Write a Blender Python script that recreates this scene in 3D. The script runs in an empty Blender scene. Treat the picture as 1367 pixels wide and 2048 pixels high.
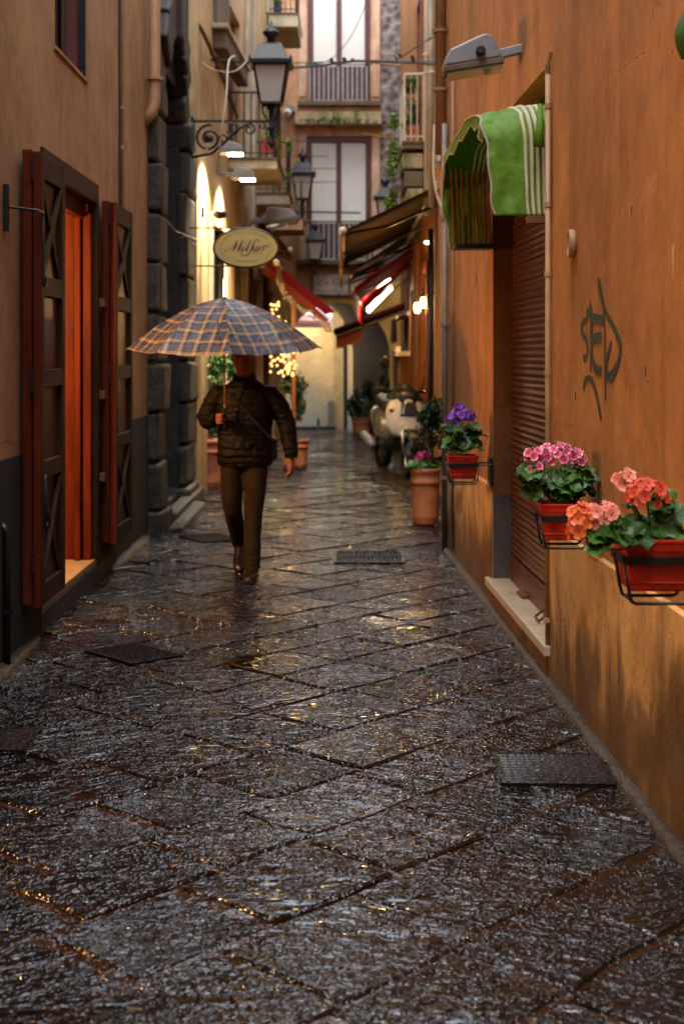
import bpy, bmesh, math, random
from mathutils import Vector, Matrix, noise
R = math.radians
rnd = random.Random(7)
scene = bpy.context.scene
COL = scene.collection
# ------------------------------------------------------------------ camera, sky, sun, exposure
F = 2844.0; EYE = 1.64; HX = 683.5; HY = 710.0
cam = bpy.data.cameras.new('camera'); camo = bpy.data.objects.new('camera', cam); COL.objects.link(camo)
camo.location = (0, 0, EYE); camo.rotation_euler = (R(90), 0, 0)
cam.sensor_fit = 'VERTICAL'; cam.sensor_height = 36.0; cam.sensor_width = 24.0
cam.lens = 36.0*F/2048.0
cam.shift_y = -(1024-HY)/2048.0
cam.clip_start = .05; cam.clip_end = 400
cam.dof.use_dof = True; cam.dof.focus_distance = 6.3; cam.dof.aperture_fstop = 3.0
scene.camera = camo
scene.render.engine = 'CYCLES'
scene.cycles.use_denoising = True; scene.cycles.use_adaptive_sampling = True; scene.cycles.adaptive_threshold = .02
scene.cycles.max_bounces = 8; scene.cycles.diffuse_bounces = 4; scene.cycles.glossy_bounces = 4
scene.cycles.sample_clamp_indirect = 30.0
scene.cycles.caustics_reflective = False; scene.cycles.caustics_refractive = False
world = bpy.data.worlds.new('World'); scene.world = world; world.use_nodes = True
wn = world.node_tree.nodes; wl = world.node_tree.links
bg = wn['Background']
sky = wn.new('ShaderNodeTexSky'); sky.sky_type = 'NISHITA'; sky.sun_disc = False
sky.sun_elevation = R(68); sky.sun_rotation = R(170); sky.dust_density = 1.0; sky.air_density = 1.0; sky.ozone_density = 1.0
# rain clouds over most of the sky: soft, bright, slightly blue
tcw = wn.new('ShaderNodeTexCoord'); nzw = wn.new('ShaderNodeTexNoise'); nzw.inputs['Scale'].default_value = 2.2; nzw.inputs['Detail'].default_value = 5
wl.new(tcw.outputs['Generated'], nzw.inputs['Vector']); rpw = wn.new('ShaderNodeValToRGB'); rpw.color_ramp.elements[0].position = .3; rpw.color_ramp.elements[0].color = (.60, .66, .79, 1); rpw.color_ramp.elements[1].position = .7; rpw.color_ramp.elements[1].color = (.93, .97, 1.08, 1)
wl.new(nzw.outputs['Fac'], rpw.inputs[0]); scw = wn.new('ShaderNodeVectorMath'); scw.operation = 'SCALE'; scw.inputs['Scale'].default_value = 17.0; wl.new(rpw.outputs[0], scw.inputs[0])
mxw = wn.new('ShaderNodeMix'); mxw.data_type = 'RGBA'; mxw.inputs[0].default_value = .85; wl.new(sky.outputs[0], mxw.inputs[6]); wl.new(scw.outputs[0], mxw.inputs[7])
wl.new(mxw.outputs[2], bg.inputs['Color']); bg.inputs['Strength'].default_value = 0.15
sun = bpy.data.lights.new('sun', 'SUN'); sun.energy = 1.2; sun.angle = R(25); sun.color = (1, .95, .88)
suno = bpy.data.objects.new('sun', sun); COL.objects.link(suno)
suno.rotation_euler = (R(90-68), 0, R(170-180))
vs = scene.view_settings
scene.display_settings.display_device = 'sRGB'
vs.view_transform = 'Standard'; vs.look = 'None'; vs.gamma = 1.0; vs.use_curve_mapping = False
vs.exposure = 0.8

# ------------------------------------------------------------------ helpers
def P(x, y, D):
    return Vector(((x-HX)/F*D, D, EYE+(HY-y)/F*D))
def root_of(o):
    while o.parent: o = o.parent
    return o
def props(o, label=None, cat=None, group=None, kind=None):
    if label: o['label'] = label
    if cat: o['category'] = cat
    if group: o['group'] = group
    if kind: o['kind'] = kind
    return o
def thing(name, loc, label, cat, group=None, kind=None, rz=0):
    o = bpy.data.objects.new(name, None); COL.objects.link(o); o.location = loc; o.rotation_euler = (0, 0, rz)
    o.empty_display_size = .1
    return props(o, label, cat, group, kind)
class MB:
    def __init__(s): s.v = []; s.f = []; s.uv = {}; s.mi = []; s.cur = 0
    def add(s, vs_, fs, uvs=None):
        b = len(s.v); s.v += [tuple(p) for p in vs_]
        for k, f in enumerate(fs):
            s.f.append(tuple(b+i for i in f)); s.mi.append(s.cur)
            if uvs: s.uv[len(s.f)-1] = [uvs[i] for i in f]
        return s
    def box(s, x0, x1, y0, y1, z0, z1, f=None):
        c = [(x, y, z) for z in (z0, z1) for y in (y0, y1) for x in (x0, x1)]
        if f: c = [f(*p) for p in c]
        return s.add(c, [(0, 2, 3, 1), (4, 5, 7, 6), (0, 1, 5, 4), (2, 6, 7, 3), (0, 4, 6, 2), (1, 3, 7, 5)])
    def bar(s, a, b, w, h, up=(0, 0, 1)):
        a = Vector(a); b = Vector(b); d = (b-a).normalized(); u = Vector(up)
        if abs(d.dot(u)) > .98: u = Vector((0, 1, 0))
        x = d.cross(u).normalized(); z = x.cross(d)
        c = [q + x*i*w/2 + z*j*h/2 for q in (a, b) for j in (-1, 1) for i in (-1, 1)]
        return s.add(c, [(0, 1, 3, 2), (4, 6, 7, 5), (0, 4, 5, 1), (2, 3, 7, 6), (0, 2, 6, 4), (1, 5, 7, 3)])
    def tube(s, pts, r, n=6, cap=True, closed=False):
        pts = [Vector(p) for p in pts]; m = len(pts); rr = r if isinstance(r, (list, tuple)) else [r]*m
        rings = []; pu = None
        for i, p in enumerate(pts):
            if closed: d = pts[(i+1) % m]-pts[i-1]
            else: d = pts[min(i+1, m-1)]-pts[max(i-1, 0)]
            d = d.normalized() if d.length > 1e-9 else Vector((0, 0, 1))
            if pu is None:
                pu = Vector((0, 0, 1)) if abs(d.z) < .9 else Vector((1, 0, 0))
            x = d.cross(pu); x = x.normalized() if x.length > 1e-6 else d.orthogonal().normalized()
            pu = x.cross(d).normalized()
            rings.append([p + (x*math.cos(2*math.pi*k/n)+pu*math.sin(2*math.pi*k/n))*rr[i] for k in range(n)])
        vs_ = [q for g in rings for q in g]; fs = []
        for i in range(m if closed else m-1):
            for k in range(n):
                a = i*n+k; b = i*n+(k+1) % n; j = (i+1) % m
                fs.append((a, b, j*n+(k+1) % n, j*n+k))
        if cap and not closed: fs += [tuple(range(n))[::-1], tuple((m-1)*n+k for k in range(n))]
        return s.add(vs_, fs)
    def rings(s, rings, cap=True, uvs=None):
        n = len(rings[0]); m = len(rings); vs_ = [q for g in rings for q in g]; fs = []
        for i in range(m-1):
            for k in range(n): fs.append((i*n+k, i*n+(k+1) % n, (i+1)*n+(k+1) % n, (i+1)*n+k))
        if cap: fs += [tuple(range(n))[::-1], tuple((m-1)*n+k for k in range(n))]
        return s.add(vs_, fs)
    def ell(s, secs, n=16, cap=True):
        """secs: (centre, rx, ry[, rot about X]) horizontal ellipses"""
        rg = []
        for c in secs:
            rg.append([(c[0][0]+c[1]*math.cos(2*math.pi*k/n), c[0][1]+c[2]*math.sin(2*math.pi*k/n), c[0][2]) for k in range(n)])
        return s.rings(rg, cap)
    def lathe(s, prof, n=20, c=(0, 0, 0), cap=True):
        return s.rings([[(c[0]+r*math.cos(2*math.pi*k/n), c[1]+r*math.sin(2*math.pi*k/n), c[2]+z) for k in range(n)] for r, z in prof], cap)
    def sphere(s, c, rx, ry=None, rz=None, n=12, m=8):
        ry = ry or rx; rz = rz or rx
        rg = []
        for i in range(1, m):
            t = math.pi*i/m
            rg.append([(c[0]+rx*math.sin(t)*math.cos(2*math.pi*k/n), c[1]+ry*math.sin(t)*math.sin(2*math.pi*k/n), c[2]-rz*math.cos(t)) for k in range(n)])
        b = len(s.v); s.rings(rg, False)
        t0 = len(s.v); s.v += [(c[0], c[1], c[2]-rz), (c[0], c[1], c[2]+rz)]
        for k in range(n):
            s.f.append((t0, b+(k+1) % n, b+k)); s.mi.append(s.cur)
            l = b+(m-2)*n; s.f.append((t0+1, l+k, l+(k+1) % n)); s.mi.append(s.cur)
        return s
    def prism(s, poly, fa, fb):
        """poly of 2-tuples, fa/fb map 2-tuple to points on the two faces"""
        n = len(poly); vs_ = [fa(*p) for p in poly]+[fb(*p) for p in poly]
        fs = [tuple(range(n)), tuple(range(n, 2*n))[::-1]]+[(k, k+n, (k+1) % n+n, (k+1) % n) for k in range(n)]
        return s.add(vs_, fs)
    def grid(s, fn, nu, nv, uvf=None):
        vs_ = [fn(i/nu, j/nv) for j in range(nv+1) for i in range(nu+1)]
        uv = [uvf(i/nu, j/nv) for j in range(nv+1) for i in range(nu+1)] if uvf else None
        fs = [(j*(nu+1)+i, j*(nu+1)+i+1, (j+1)*(nu+1)+i+1, (j+1)*(nu+1)+i) for j in range(nv) for i in range(nu)]
        return s.add(vs_, fs, uv)
    def mesh(s, name, mats, off=Vector((0, 0, 0)), smooth=False):
        me = bpy.data.meshes.new(name)
        me.from_pydata([(p[0]-off.x, p[1]-off.y, p[2]-off.z) for p in s.v], [], s.f)
        if not isinstance(mats, (list, tuple)): mats = [mats]
        for m in mats: me.materials.append(m)
        if any(s.mi): me.polygons.foreach_set('material_index', s.mi)
        if s.uv:
            L = me.uv_layers.new(name='UVMap')
            for pi, uvs in s.uv.items():
                p = me.polygons[pi]
                for li, uv in zip(p.loop_indices, uvs): L.data[li].uv = uv
        if smooth: me.polygons.foreach_set('use_smooth', [True]*len(me.polygons))
        me.update(); return me
    def build(s, name, mats, parent=None, smooth=False, bevel=0, solid=0, sub=0, kind=None, auto=None):
        off = Vector((0, 0, 0))
        if parent: off = Vector(root_of(parent).location)
        o = bpy.data.objects.new(name, s.mesh(name, mats, off, smooth)); COL.objects.link(o)
        if parent: o.parent = parent
        if solid:
            m = o.modifiers.new('solid', 'SOLIDIFY'); m.thickness = solid; m.offset = 0
        if sub:
            m = o.modifiers.new('sub', 'SUBSURF'); m.levels = sub; m.render_levels = sub
        if bevel:
            m = o.modifiers.new('bevel', 'BEVEL'); m.width = bevel; m.segments = 2; m.limit_method = 'ANGLE'; m.angle_limit = R(40)
        if kind: o['kind'] = kind
        return o
def inst(name, me, parent, M):
    o = bpy.data.objects.new(name, me); COL.objects.link(o); o.parent = parent; o.matrix_local = M; return o
def copy_tree(o, parent=None):
    c = o.copy(); COL.objects.link(c); c.parent = parent
    for ch in list(o.children): copy_tree(ch, c)
    return c
def meshify(o):
    """replace object by its evaluated mesh"""
    dg = bpy.context.evaluated_depsgraph_get(); dg.update()
    me = bpy.data.meshes.new_from_object(o.evaluated_get(dg)); o.modifiers.clear(); o.data = me; return o
def remesh(o, vox, smooth=2, disp=None):
    m = o.modifiers.new('r', 'REMESH'); m.mode = 'VOXEL'; m.voxel_size = vox; m.use_smooth_shade = True
    if smooth:
        k = o.modifiers.new('s', 'SMOOTH'); k.iterations = smooth; k.factor = .5
    meshify(o)
    if disp:
        for v in o.data.vertices: v.co = Vector(v.co) + v.normal*disp(v.co)
    o.data.polygons.foreach_set('use_smooth', [True]*len(o.data.polygons))
    return o

# ------------------------------------------------------------------ materials
class NT:
    def __init__(s, name):
        s.m = bpy.data.materials.new(name); s.m.use_nodes = True; s.t = s.m.node_tree; s.n = s.t.nodes; s.l = s.t.links
        s.b = s.n['Principled BSDF']; s.pos = None
    def P(s, which='pos'):
        if which == 'pos':
            if not s.pos: s.pos = s.n.new('ShaderNodeNewGeometry').outputs['Position']
            return s.pos
        tc = s.n.new('ShaderNodeTexCoord'); return tc.outputs[which]
    def scale(s, v, sc):
        m = s.n.new('ShaderNodeMapping'); s.l.new(v, m.inputs[0]); m.inputs['Scale'].default_value = sc; return m.outputs[0]
    def noise(s, sc, det=4, rough=.55, vec=None, dist=0):
        n = s.n.new('ShaderNodeTexNoise'); n.inputs['Scale'].default_value = sc; n.inputs['Detail'].default_value = det
        n.inputs['Roughness'].default_value = rough; n.inputs['Distortion'].default_value = dist
        s.l.new(vec if vec is not None else s.P(), n.inputs['Vector']); return n.outputs['Fac']
    def vor(s, sc, vec=None, feat='F1', out='Distance'):
        n = s.n.new('ShaderNodeTexVoronoi'); n.feature = feat; n.inputs['Scale'].default_value = sc
        s.l.new(vec if vec is not None else s.P(), n.inputs['Vector']); return n.outputs[out]
    def ramp(s, f, st, const=False):
        n = s.n.new('ShaderNodeValToRGB'); cr = n.color_ramp
        if const: cr.interpolation = 'CONSTANT'
        while len(cr.elements) < len(st): cr.elements.new(.5)
        for e, (p, c) in zip(cr.elements, st):
            e.position = p; e.color = (c, c, c, 1) if isinstance(c, (int, float)) else (*c, 1)
        s.l.new(f, n.inputs[0]); return n.outputs[0]
    def mix(s, f, a, b, mode='MIX'):
        n = s.n.new('ShaderNodeMix'); n.data_type = 'RGBA'; n.blend_type = mode
        for v, i in ((f, 0), (a, 6), (b, 7)):
            if isinstance(v, (int, float)): n.inputs[i].default_value = v if i == 0 else (v, v, v, 1)
            elif isinstance(v, tuple): n.inputs[i].default_value = (*v, 1)
            else: s.l.new(v, n.inputs[i])
        return n.outputs[2]
    def math(s, op, a, b=0.0, c=None):
        n = s.n.new('ShaderNodeMath'); n.operation = op
        for v, i in ((a, 0), (b, 1), (c, 2)):
            if v is None: continue
            if isinstance(v, (int, float)): n.inputs[i].default_value = v
            else: s.l.new(v, n.inputs[i])
        return n.outputs[0]
    def sep(s, v):
        n = s.n.new('ShaderNodeSeparateXYZ'); s.l.new(v, n.inputs[0]); return n.outputs
    def bump(s, h, st=.5, dist=.01, nrm=None):
        n = s.n.new('ShaderNodeBump'); n.inputs['Distance'].default_value = dist
        if isinstance(st, (int, float)): n.inputs['Strength'].default_value = st
        else: s.l.new(st, n.inputs['Strength'])
        s.l.new(h, n.inputs['Height'])
        if nrm is not None: s.l.new(nrm, n.inputs['Normal'])
        return n.outputs[0]
    def set(s, **k):
        nm = {'col': 'Base Color', 'rough': 'Roughness', 'metal': 'Metallic', 'spec': 'Specular IOR Level', 'nrm': 'Normal', 'emit': 'Emission Color', 'es': 'Emission Strength', 'trans': 'Transmission Weight', 'coat': 'Coat Weight', 'croughness': 'Coat Roughness', 'sheen': 'Sheen Weight', 'alpha': 'Alpha', 'sss': 'Subsurface Weight'}
        for a, v in k.items():
            i = s.b.inputs[nm[a]]
            if isinstance(v, tuple): i.default_value = (*v, 1)
            elif isinstance(v, (int, float)): i.default_value = v
            else: s.l.new(v, i)
        return s.m
def C3(c, k): return tuple(min(1, x*k) for x in c)
def basic(name, c, rough=.6, metal=0, var=.25, sc=8, bs=.15, bd=.004, spec=.5, fine=60, grain=None, **k):
    t = NT(name); n = t.noise(sc, 5, .6, vec=t.scale(t.P(), (5, 5, .45)) if grain else None, dist=.4 if grain else 0)
    col = t.ramp(n, [(.3, C3(c, 1-var)), (.5, c), (.72, C3(c, 1+var*.7))])
    h = t.noise(fine, 4, .6)
    r = t.math('ADD', rough-.08, t.math('MULTIPLY', n, .16))
    return t.set(col=col, rough=r, metal=metal, spec=spec, nrm=t.bump(h, bs, bd), **k)
def plaster(name, c, stain, damp=None, dampz=1.0, bs=.35, patch=None, streak=.5):
    t = NT(name); p = t.P()
    n1 = t.noise(.9, 6, .62, dist=.6); n2 = t.noise(4.5, 6, .65, dist=.4)
    st = t.noise(1.0, 5, .6, vec=t.scale(p, (2.0, 2.0, .45)), dist=1.2)
    fine = t.noise(55, 4, .6)
    col = t.ramp(n1, [(.26, C3(c, .55)), (.42, C3(c, .85)), (.52, c), (.62, C3(c, 1.12)), (.78, C3(c, 1.45))])
    n3 = t.noise(6, 6, .68, vec=t.scale(p, (1, 1, .8)), dist=.5); col = t.mix(t.math('MULTIPLY', t.ramp(n3, [(.50, 0), (.66, 1)]), .35), col, C3(c, 1.5)); col = t.mix(t.math('MULTIPLY', t.ramp(n3, [(.34, 1), (.44, 0)]), .4), col, stain)
    col = t.mix(t.math('MULTIPLY', t.ramp(st, [(.48, 0), (.66, 1)]), streak), col, stain)
    col = t.mix(t.math('MULTIPLY', t.ramp(n2, [(.55, 0), (.7, .45)]), 1), col, C3(c, .66))
    pits = t.ramp(t.vor(7, vec=t.mix(.12, p, t.noise(6, 3), 'ADD')), [(.045, 1), (.075, 0)])
    pm = t.ramp(t.noise(1.7, 2), [(.54, 0), (.6, 1)])
    pits = t.math('MULTIPLY', pits, pm)
    col = t.mix(t.math('MULTIPLY', pits, .7), col, C3(stain, .5))
    # hairline cracks
    cr = t.vor(1.3, vec=t.mix(.35, p, t.noise(3.0, 5), 'ADD'), feat='DISTANCE_TO_EDGE')
    crm = t.math('MULTIPLY', t.ramp(cr, [(.0, 1), (.006, 0)]), t.ramp(t.noise(.8, 2), [(.52, 0), (.6, 1)]))
    col = t.mix(t.math('MULTIPLY', crm, .55), col, C3(stain, .5))
    rough = .82
    if damp:
        z = t.sep(p)[2]
        w = t.math('ADD', z, t.math('MULTIPLY', t.math('SUBTRACT', t.noise(1.0, 5, .6, vec=t.scale(p, (1.7, 1.7, 1.1)), dist=.9), .5), 1.7))
        dm = t.ramp(t.math('DIVIDE', w, dampz), [(.2, 1), (.50, .8), (.66, .45), (.84, 0)])
        col = t.mix(t.math('MULTIPLY', dm, .85), col, damp)
        rough = t.math('SUBTRACT', .82, t.math('MULTIPLY', dm, .38))
    if patch:
        pt = t.math('MULTIPLY', t.ramp(t.noise(2.6, 6, .68, dist=.3), [(.63, 0), (.645, 1)]), .6 if name != 'mossy_stone' else 1)
        col = t.mix(pt, col, patch)
    h = t.math('ADD', t.math('MULTIPLY', n2, .7), t.math('MULTIPLY', fine, .16))
    h = t.math('SUBTRACT', h, t.math('MULTIPLY', pits, .5)); h = t.math('SUBTRACT', h, t.math('MULTIPLY', crm, .3))
    return t.set(col=col, rough=rough, spec=.3, nrm=t.bump(h, bs, .02))
M = {}
M['ochre'] = plaster('orange_plaster', (.43, .185, .055), (.20, .075, .02), damp=None, streak=.45, patch=(.52, .25, .09))
M['ochre_low'] = plaster('orange_plaster_damp', (.62, .36, .135), (.22, .10, .035), damp=(.085, .042, .018), dampz=.60, bs=.55)  # paler base paints in the light near the ground, damp stains over it
M['tan'] = plaster('tan_plaster', (.37, .22, .095), (.17, .085, .03), streak=.4)
M['dado'] = plaster('grey_dado', (.032, .033, .028), (.04, .033, .022), bs=.4, patch=None)
M['jambgrey'] = plaster('jamb_dado', (.085, .083, .075), (.07, .05, .035), bs=.4)
M['jamb'] = plaster('jamb_plaster', (.20, .08, .025), (.1, .04, .012))
M['cream'] = plaster('cream_plaster', (.55, .40, .20), (.33, .19, .07), streak=.8)
M['peach'] = plaster('peach_plaster', (.62, .36, .20), (.36, .19, .10), streak=.7)
M['peach2'] = plaster('pale_peach_trim', (.70, .46, .32), (.45, .26, .14), streak=.8)
M['yellow'] = plaster('yellow_plaster', (.60, .36, .09), (.35, .19, .05), streak=.5)
M['palewall'] = plaster('pale_yellow_wall', (.74, .56, .30), (.55, .38, .18), streak=.3, damp=(.36, .38, .36), dampz=1.35, bs=.2)
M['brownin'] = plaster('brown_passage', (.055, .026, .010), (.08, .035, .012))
M['pink'] = basic('pink_render', (.68, .42, .36), .8)
M['room'] = basic('shop_room_walls', (.45, .27, .13), .85)
M['redwood'] = basic('red_wood', (.085, .013, .004), .6, spec=.10, var=.62, sc=3.2, bs=.3, grain=1)
M['darkred'] = basic('dark_red_wood', (.075, .012, .006), .42, var=.4, sc=4)
M['brownwood'] = basic('brown_painted_wood', (.036, .017, .005), .6, spec=.15, var=.5, sc=4, bs=.3, grain=1)
M['orangewood'] = basic('orange_wood', (.24, .07, .014), .45, var=.45, grain=1)
M['windowwood'] = basic('window_frame_wood', (.12, .035, .028), .5)
M['blind'] = basic('white_blind', (.84, .82, .74), .85, var=.05)
M['black'] = basic('black_iron', (.012, .013, .014), .38, metal=.3, var=.3, sc=20)
M['blackplastic'] = basic('black_plastic', (.012, .012, .012), .35)
M['rust'] = basic('rusty_iron', (.16, .07, .03), .6, metal=.3)
M['grey'] = basic('grey_metal', (.24, .23, .24), .5, metal=.2, sc=5)
M['pipe'] = basic('painted_pipe', (.42, .25, .13), .5, sc=5)
M['pipe2'] = basic('brown_pipe', (.24, .13, .065), .5, sc=5)
M['pipegrey'] = basic('grey_pipe', (.20, .17, .14), .5)
M['creampipe'] = basic('cream_pipe', (.60, .52, .38), .5)
M['marble'] = basic('marble_sill', (.50, .42, .31), .3, var=.22, sc=6, bs=.05)
M['stepstone'] = basic('ochre_step', (.33, .21, .09), .5)
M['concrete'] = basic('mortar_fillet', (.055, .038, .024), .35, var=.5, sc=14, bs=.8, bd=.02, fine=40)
M['plastic_red'] = basic('red_planter_plastic', (.50, .018, .007), .42, var=.4, sc=16, bs=.15)
M['terracotta'] = basic('terracotta', (.40, .135, .055), .6, var=.3)
M['soil'] = basic('soil', (.03, .018, .01), .9)
M['cable'] = basic('dark_cable', (.03, .028, .026), .6)
M['cablewhite'] = basic('pale_cable', (.55, .45, .32), .6)
M['slat'] = basic('pink_grey_slat', (.34, .25, .24), .6)
M['slab'] = plaster('balcony_slab', (.52, .46, .33), (.25, .18, .10))
M['slabdark'] = plaster('weathered_slab', (.16, .12, .08), (.06, .04, .03))
M['mossy'] = plaster('mossy_stone', (.50, .38, .22), (.05, .09, .015), streak=1.0, patch=(.05, .08, .01))
M['chrome'] = basic('chrome', (.6, .6, .6), .18, metal=1, var=.05)
M['silver'] = basic('silver_paint', (.24, .24, .24), .28, metal=.4, var=.05, coat=.5)
M['rubber'] = basic('rubber', (.015, .015, .015), .6)
M['skin'] = basic('skin', (.30, .115, .06), .5, var=.15, sc=20, sss=.1)
M['hair'] = basic('dark_hair', (.03, .018, .012), .6, sc=60, bs=.6)
M['leather'] = basic('brown_leather', (.022, .009, .005), .3)
M['trouser'] = basic('olive_trousers', (.030, .018, .008), .85, var=.3, sc=12, spec=.15)
M['bag'] = basic('black_bag', (.01, .009, .009), .6)
M['clay_tile'] = basic('roof_tile', (.20, .09, .05), .8)
M['green_door'] = basic('dark_green_door', (.015, .03, .02), .5)
M['white_cam'] = basic('white_camera', (.75, .72, .7), .4)
# jacket: dark navy-brown, puckered quilting near the hem
def jacket():
    t = NT('dark_jacket'); p = t.P('Object'); z = t.sep(p)[2]
    w = t.n.new('ShaderNodeTexWave'); w.wave_type = 'BANDS'; w.bands_direction = 'Z'; w.inputs['Scale'].default_value = 6.0
    w.inputs['Distortion'].default_value = 5.0; w.inputs['Detail'].default_value = 3; w.inputs['Detail Scale'].default_value = 1.8; t.l.new(p, w.inputs['Vector'])
    lo = t.ramp(z, [(0.0, 1), (.99, 1), (1.0, .3)])
    h = t.math('ADD', t.math('MULTIPLY', t.math('MULTIPLY', w.outputs['Fac'], lo), 1.0), t.math('MULTIPLY', t.noise(14, 4, vec=p), .8))
    c = t.ramp(t.noise(6, 4, vec=p), [(.3, (.004, .003, .002)), (.7, (.010, .006, .004))])
    return t.set(col=c, rough=.62, spec=.22, nrm=t.bump(h, .7, .02))
M['jacket'] = jacket()
def tuff():
    t = NT('grey_tuff'); n = t.noise(5, 8, .72); v = t.vor(7); h = t.math('ADD', n, t.math('MULTIPLY', v, .6))
    c = t.ramp(t.math('ADD', t.math('MULTIPLY', n, .75), t.math('MULTIPLY', v, .3)), [(.32, (.06, .045, .042)), (.47, (.20, .16, .145)), (.62, (.42, .37, .34))])
    return t.set(col=c, rough=.9, nrm=t.bump(h, 1, .08))
M['tuff'] = tuff()
def lava(name='dark_lava_stone', k=1.0):
    t = NT(name); n = t.noise(6, 7, .7); st = t.noise(1, 5, .6, vec=t.scale(t.P(), (7, 7, .8)))
    c = t.ramp(n, [(.3, C3((.035, .027, .02), k)), (.5, C3((.085, .068, .052), k)), (.72, C3((.19, .16, .125), k))])
    c = t.mix(t.ramp(st, [(.56, 0), (.68, .7)]), c, C3((.30, .24, .17), k))
    mo = t.ramp(t.noise(1.4, 4), [(.6, 0), (.68, .6)]); c = t.mix(mo, c, (.03, .04, .012))
    return t.set(col=c, rough=t.ramp(n, [(.3, .45), (.7, .8)]), nrm=t.bump(t.math('ADD', n, t.math('MULTIPLY', t.noise(45, 4), .4)), .9, .03))
M['lava'] = lava(k=.34); M['lavadark'] = lava('darkened_lava_stone', .2)  # darker copy of the lava puts recess shade into the portal jambs
def wetstone(name, base, k=1.0, gl=1.0):
    """wet volcanic paving: dark, chiselled, film of water that lies smooth in the hollows"""
    t = NT(name); p = t.P(); oi = t.n.new('ShaderNodeObjectInfo').outputs['Random']
    cb = t.n.new('ShaderNodeCombineXYZ'); t.l.new(t.math('MULTIPLY', oi, 40), cb.inputs[2]); va = t.n.new('ShaderNodeVectorMath'); t.l.new(p, va.inputs[0]); t.l.new(cb.outputs[0], va.inputs[1])
    vr = t.n.new('ShaderNodeVectorRotate'); vr.rotation_type = 'Z_AXIS'; t.l.new(va.outputs[0], vr.inputs['Vector']); t.l.new(t.math('MULTIPLY', t.math('SUBTRACT', oi, .5), .8), vr.inputs['Angle'])
    big = t.noise(1.3, 3, .5); pe = t.scale(vr.outputs[0], (.40, 1, 1)); med = t.noise(21, 2.4, .5, vec=pe, dist=.8); low = t.noise(8, 2, .5, vec=pe, dist=.5); fine = t.noise(60, 1.5, .5, vec=pe)
    chip = t.vor(26, vec=t.mix(.3, pe, t.noise(15, 2), 'ADD'), feat='SMOOTH_F1')
    ff = t.math('ADD', t.math('MULTIPLY', med, 1.0), t.math('ADD', t.math('MULTIPLY', chip, .55), t.math('MULTIPLY', fine, .22)))
    lvl = t.ramp(big, [(.36, .80), (.5, .62), (.66, .45)])
    wet = t.math('MAXIMUM', ff, lvl)
    hh = t.math('ADD', wet, t.math('MULTIPLY', low, 1.7))
    pud = t.ramp(t.noise(.9, 3, .55, dist=.4), [(.60, 0), (.68, 1)])
    st = t.math('MULTIPLY', t.math('SUBTRACT', 1.0, t.math('MULTIPLY', pud, .85)), t.math('MULTIPLY', t.math('ADD', t.math('MULTIPLY', t.math('FRACT', t.math('MULTIPLY', oi, 7.3)), .6), .55), k))
    col = t.ramp(t.noise(9, 6, .65), [(.3, C3(base, .5)), (.5, base), (.75, C3(base, 2.2))])
    col = t.mix(t.ramp(t.noise(2.0, 5, .6), [(.5, 0), (.7, .7)]), col, (.010, .004, .0018))
    rg = t.math('ADD', t.ramp(low, [(.35, .02), (.65, .09)]), t.math('MULTIPLY', oi, .03))
    return t.set(col=col, rough=rg, spec=.60*gl, nrm=t.bump(hh, st, .027))
M['paving'] = wetstone('wet_paving', (.0045, .0037, .0032))
M['joint'] = wetstone('wet_joint_dirt', (.026, .011, .005), .5, .6)
M['iron_cover'] = basic('wet_cast_iron', (.008, .006, .005), .22, metal=.0, var=.4, sc=30, bs=1, spec=.25, bd=.012, fine=30)
M['tread'] = basic('wet_iron_tread', (.02, .018, .017), .12, spec=.8)
M['grateiron'] = basic('matte_wet_iron', (.010, .009, .008), .7, spec=.15)
def fabric(name, c, rough=.75, bs=.3, var=.2, tl=0.0):
    t = NT(name); n = t.noise(3.5, 5, .6); col = t.ramp(n, [(.3, C3(c, 1-var)), (.7, C3(c, 1+var))])
    return t.set(col=col, rough=rough, spec=.15, nrm=t.bump(t.math('ADD', t.noise(7, 3), t.math('MULTIPLY', t.noise(150, 2), .15)), bs, .03))
def transl(name, c, tc, f=.45, **k):
    m = fabric(name, c, **k); t = m.node_tree; b = t.nodes['Principled BSDF']; o = t.nodes['Material Output']
    tr = t.nodes.new('ShaderNodeBsdfTranslucent'); tr.inputs[0].default_value = (*tc, 1)
    mx = t.nodes.new('ShaderNodeMixShader'); mx.inputs[0].default_value = f
    t.links.new(b.outputs[0], mx.inputs[1]); t.links.new(tr.outputs[0], mx.inputs[2]); t.links.new(mx.outputs[0], o.inputs[0]); return m
M['mustard'] = transl('mustard_canvas', (.36, .21, .04), (.5, .3, .06), .3)
M['browncanvas'] = transl('brown_canvas', (.075, .038, .014), (.2, .10, .03), .3)
M['tancanvas'] = transl('tan_canvas', (.36, .19, .07), (.5, .28, .1), .35)
M['redcanvas'] = transl('red_canvas', (.26, .006, .004), (.6, .015, .008), .4)
M['orangecanvas'] = transl('orange_canvas', (.50, .09, .02), (.8, .2, .04), .35)
M['maroon'] = fabric('maroon_canvas', (.07, .008, .01))
M['trim'] = basic('grey_trim', (.35, .30, .24), .8)
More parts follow.
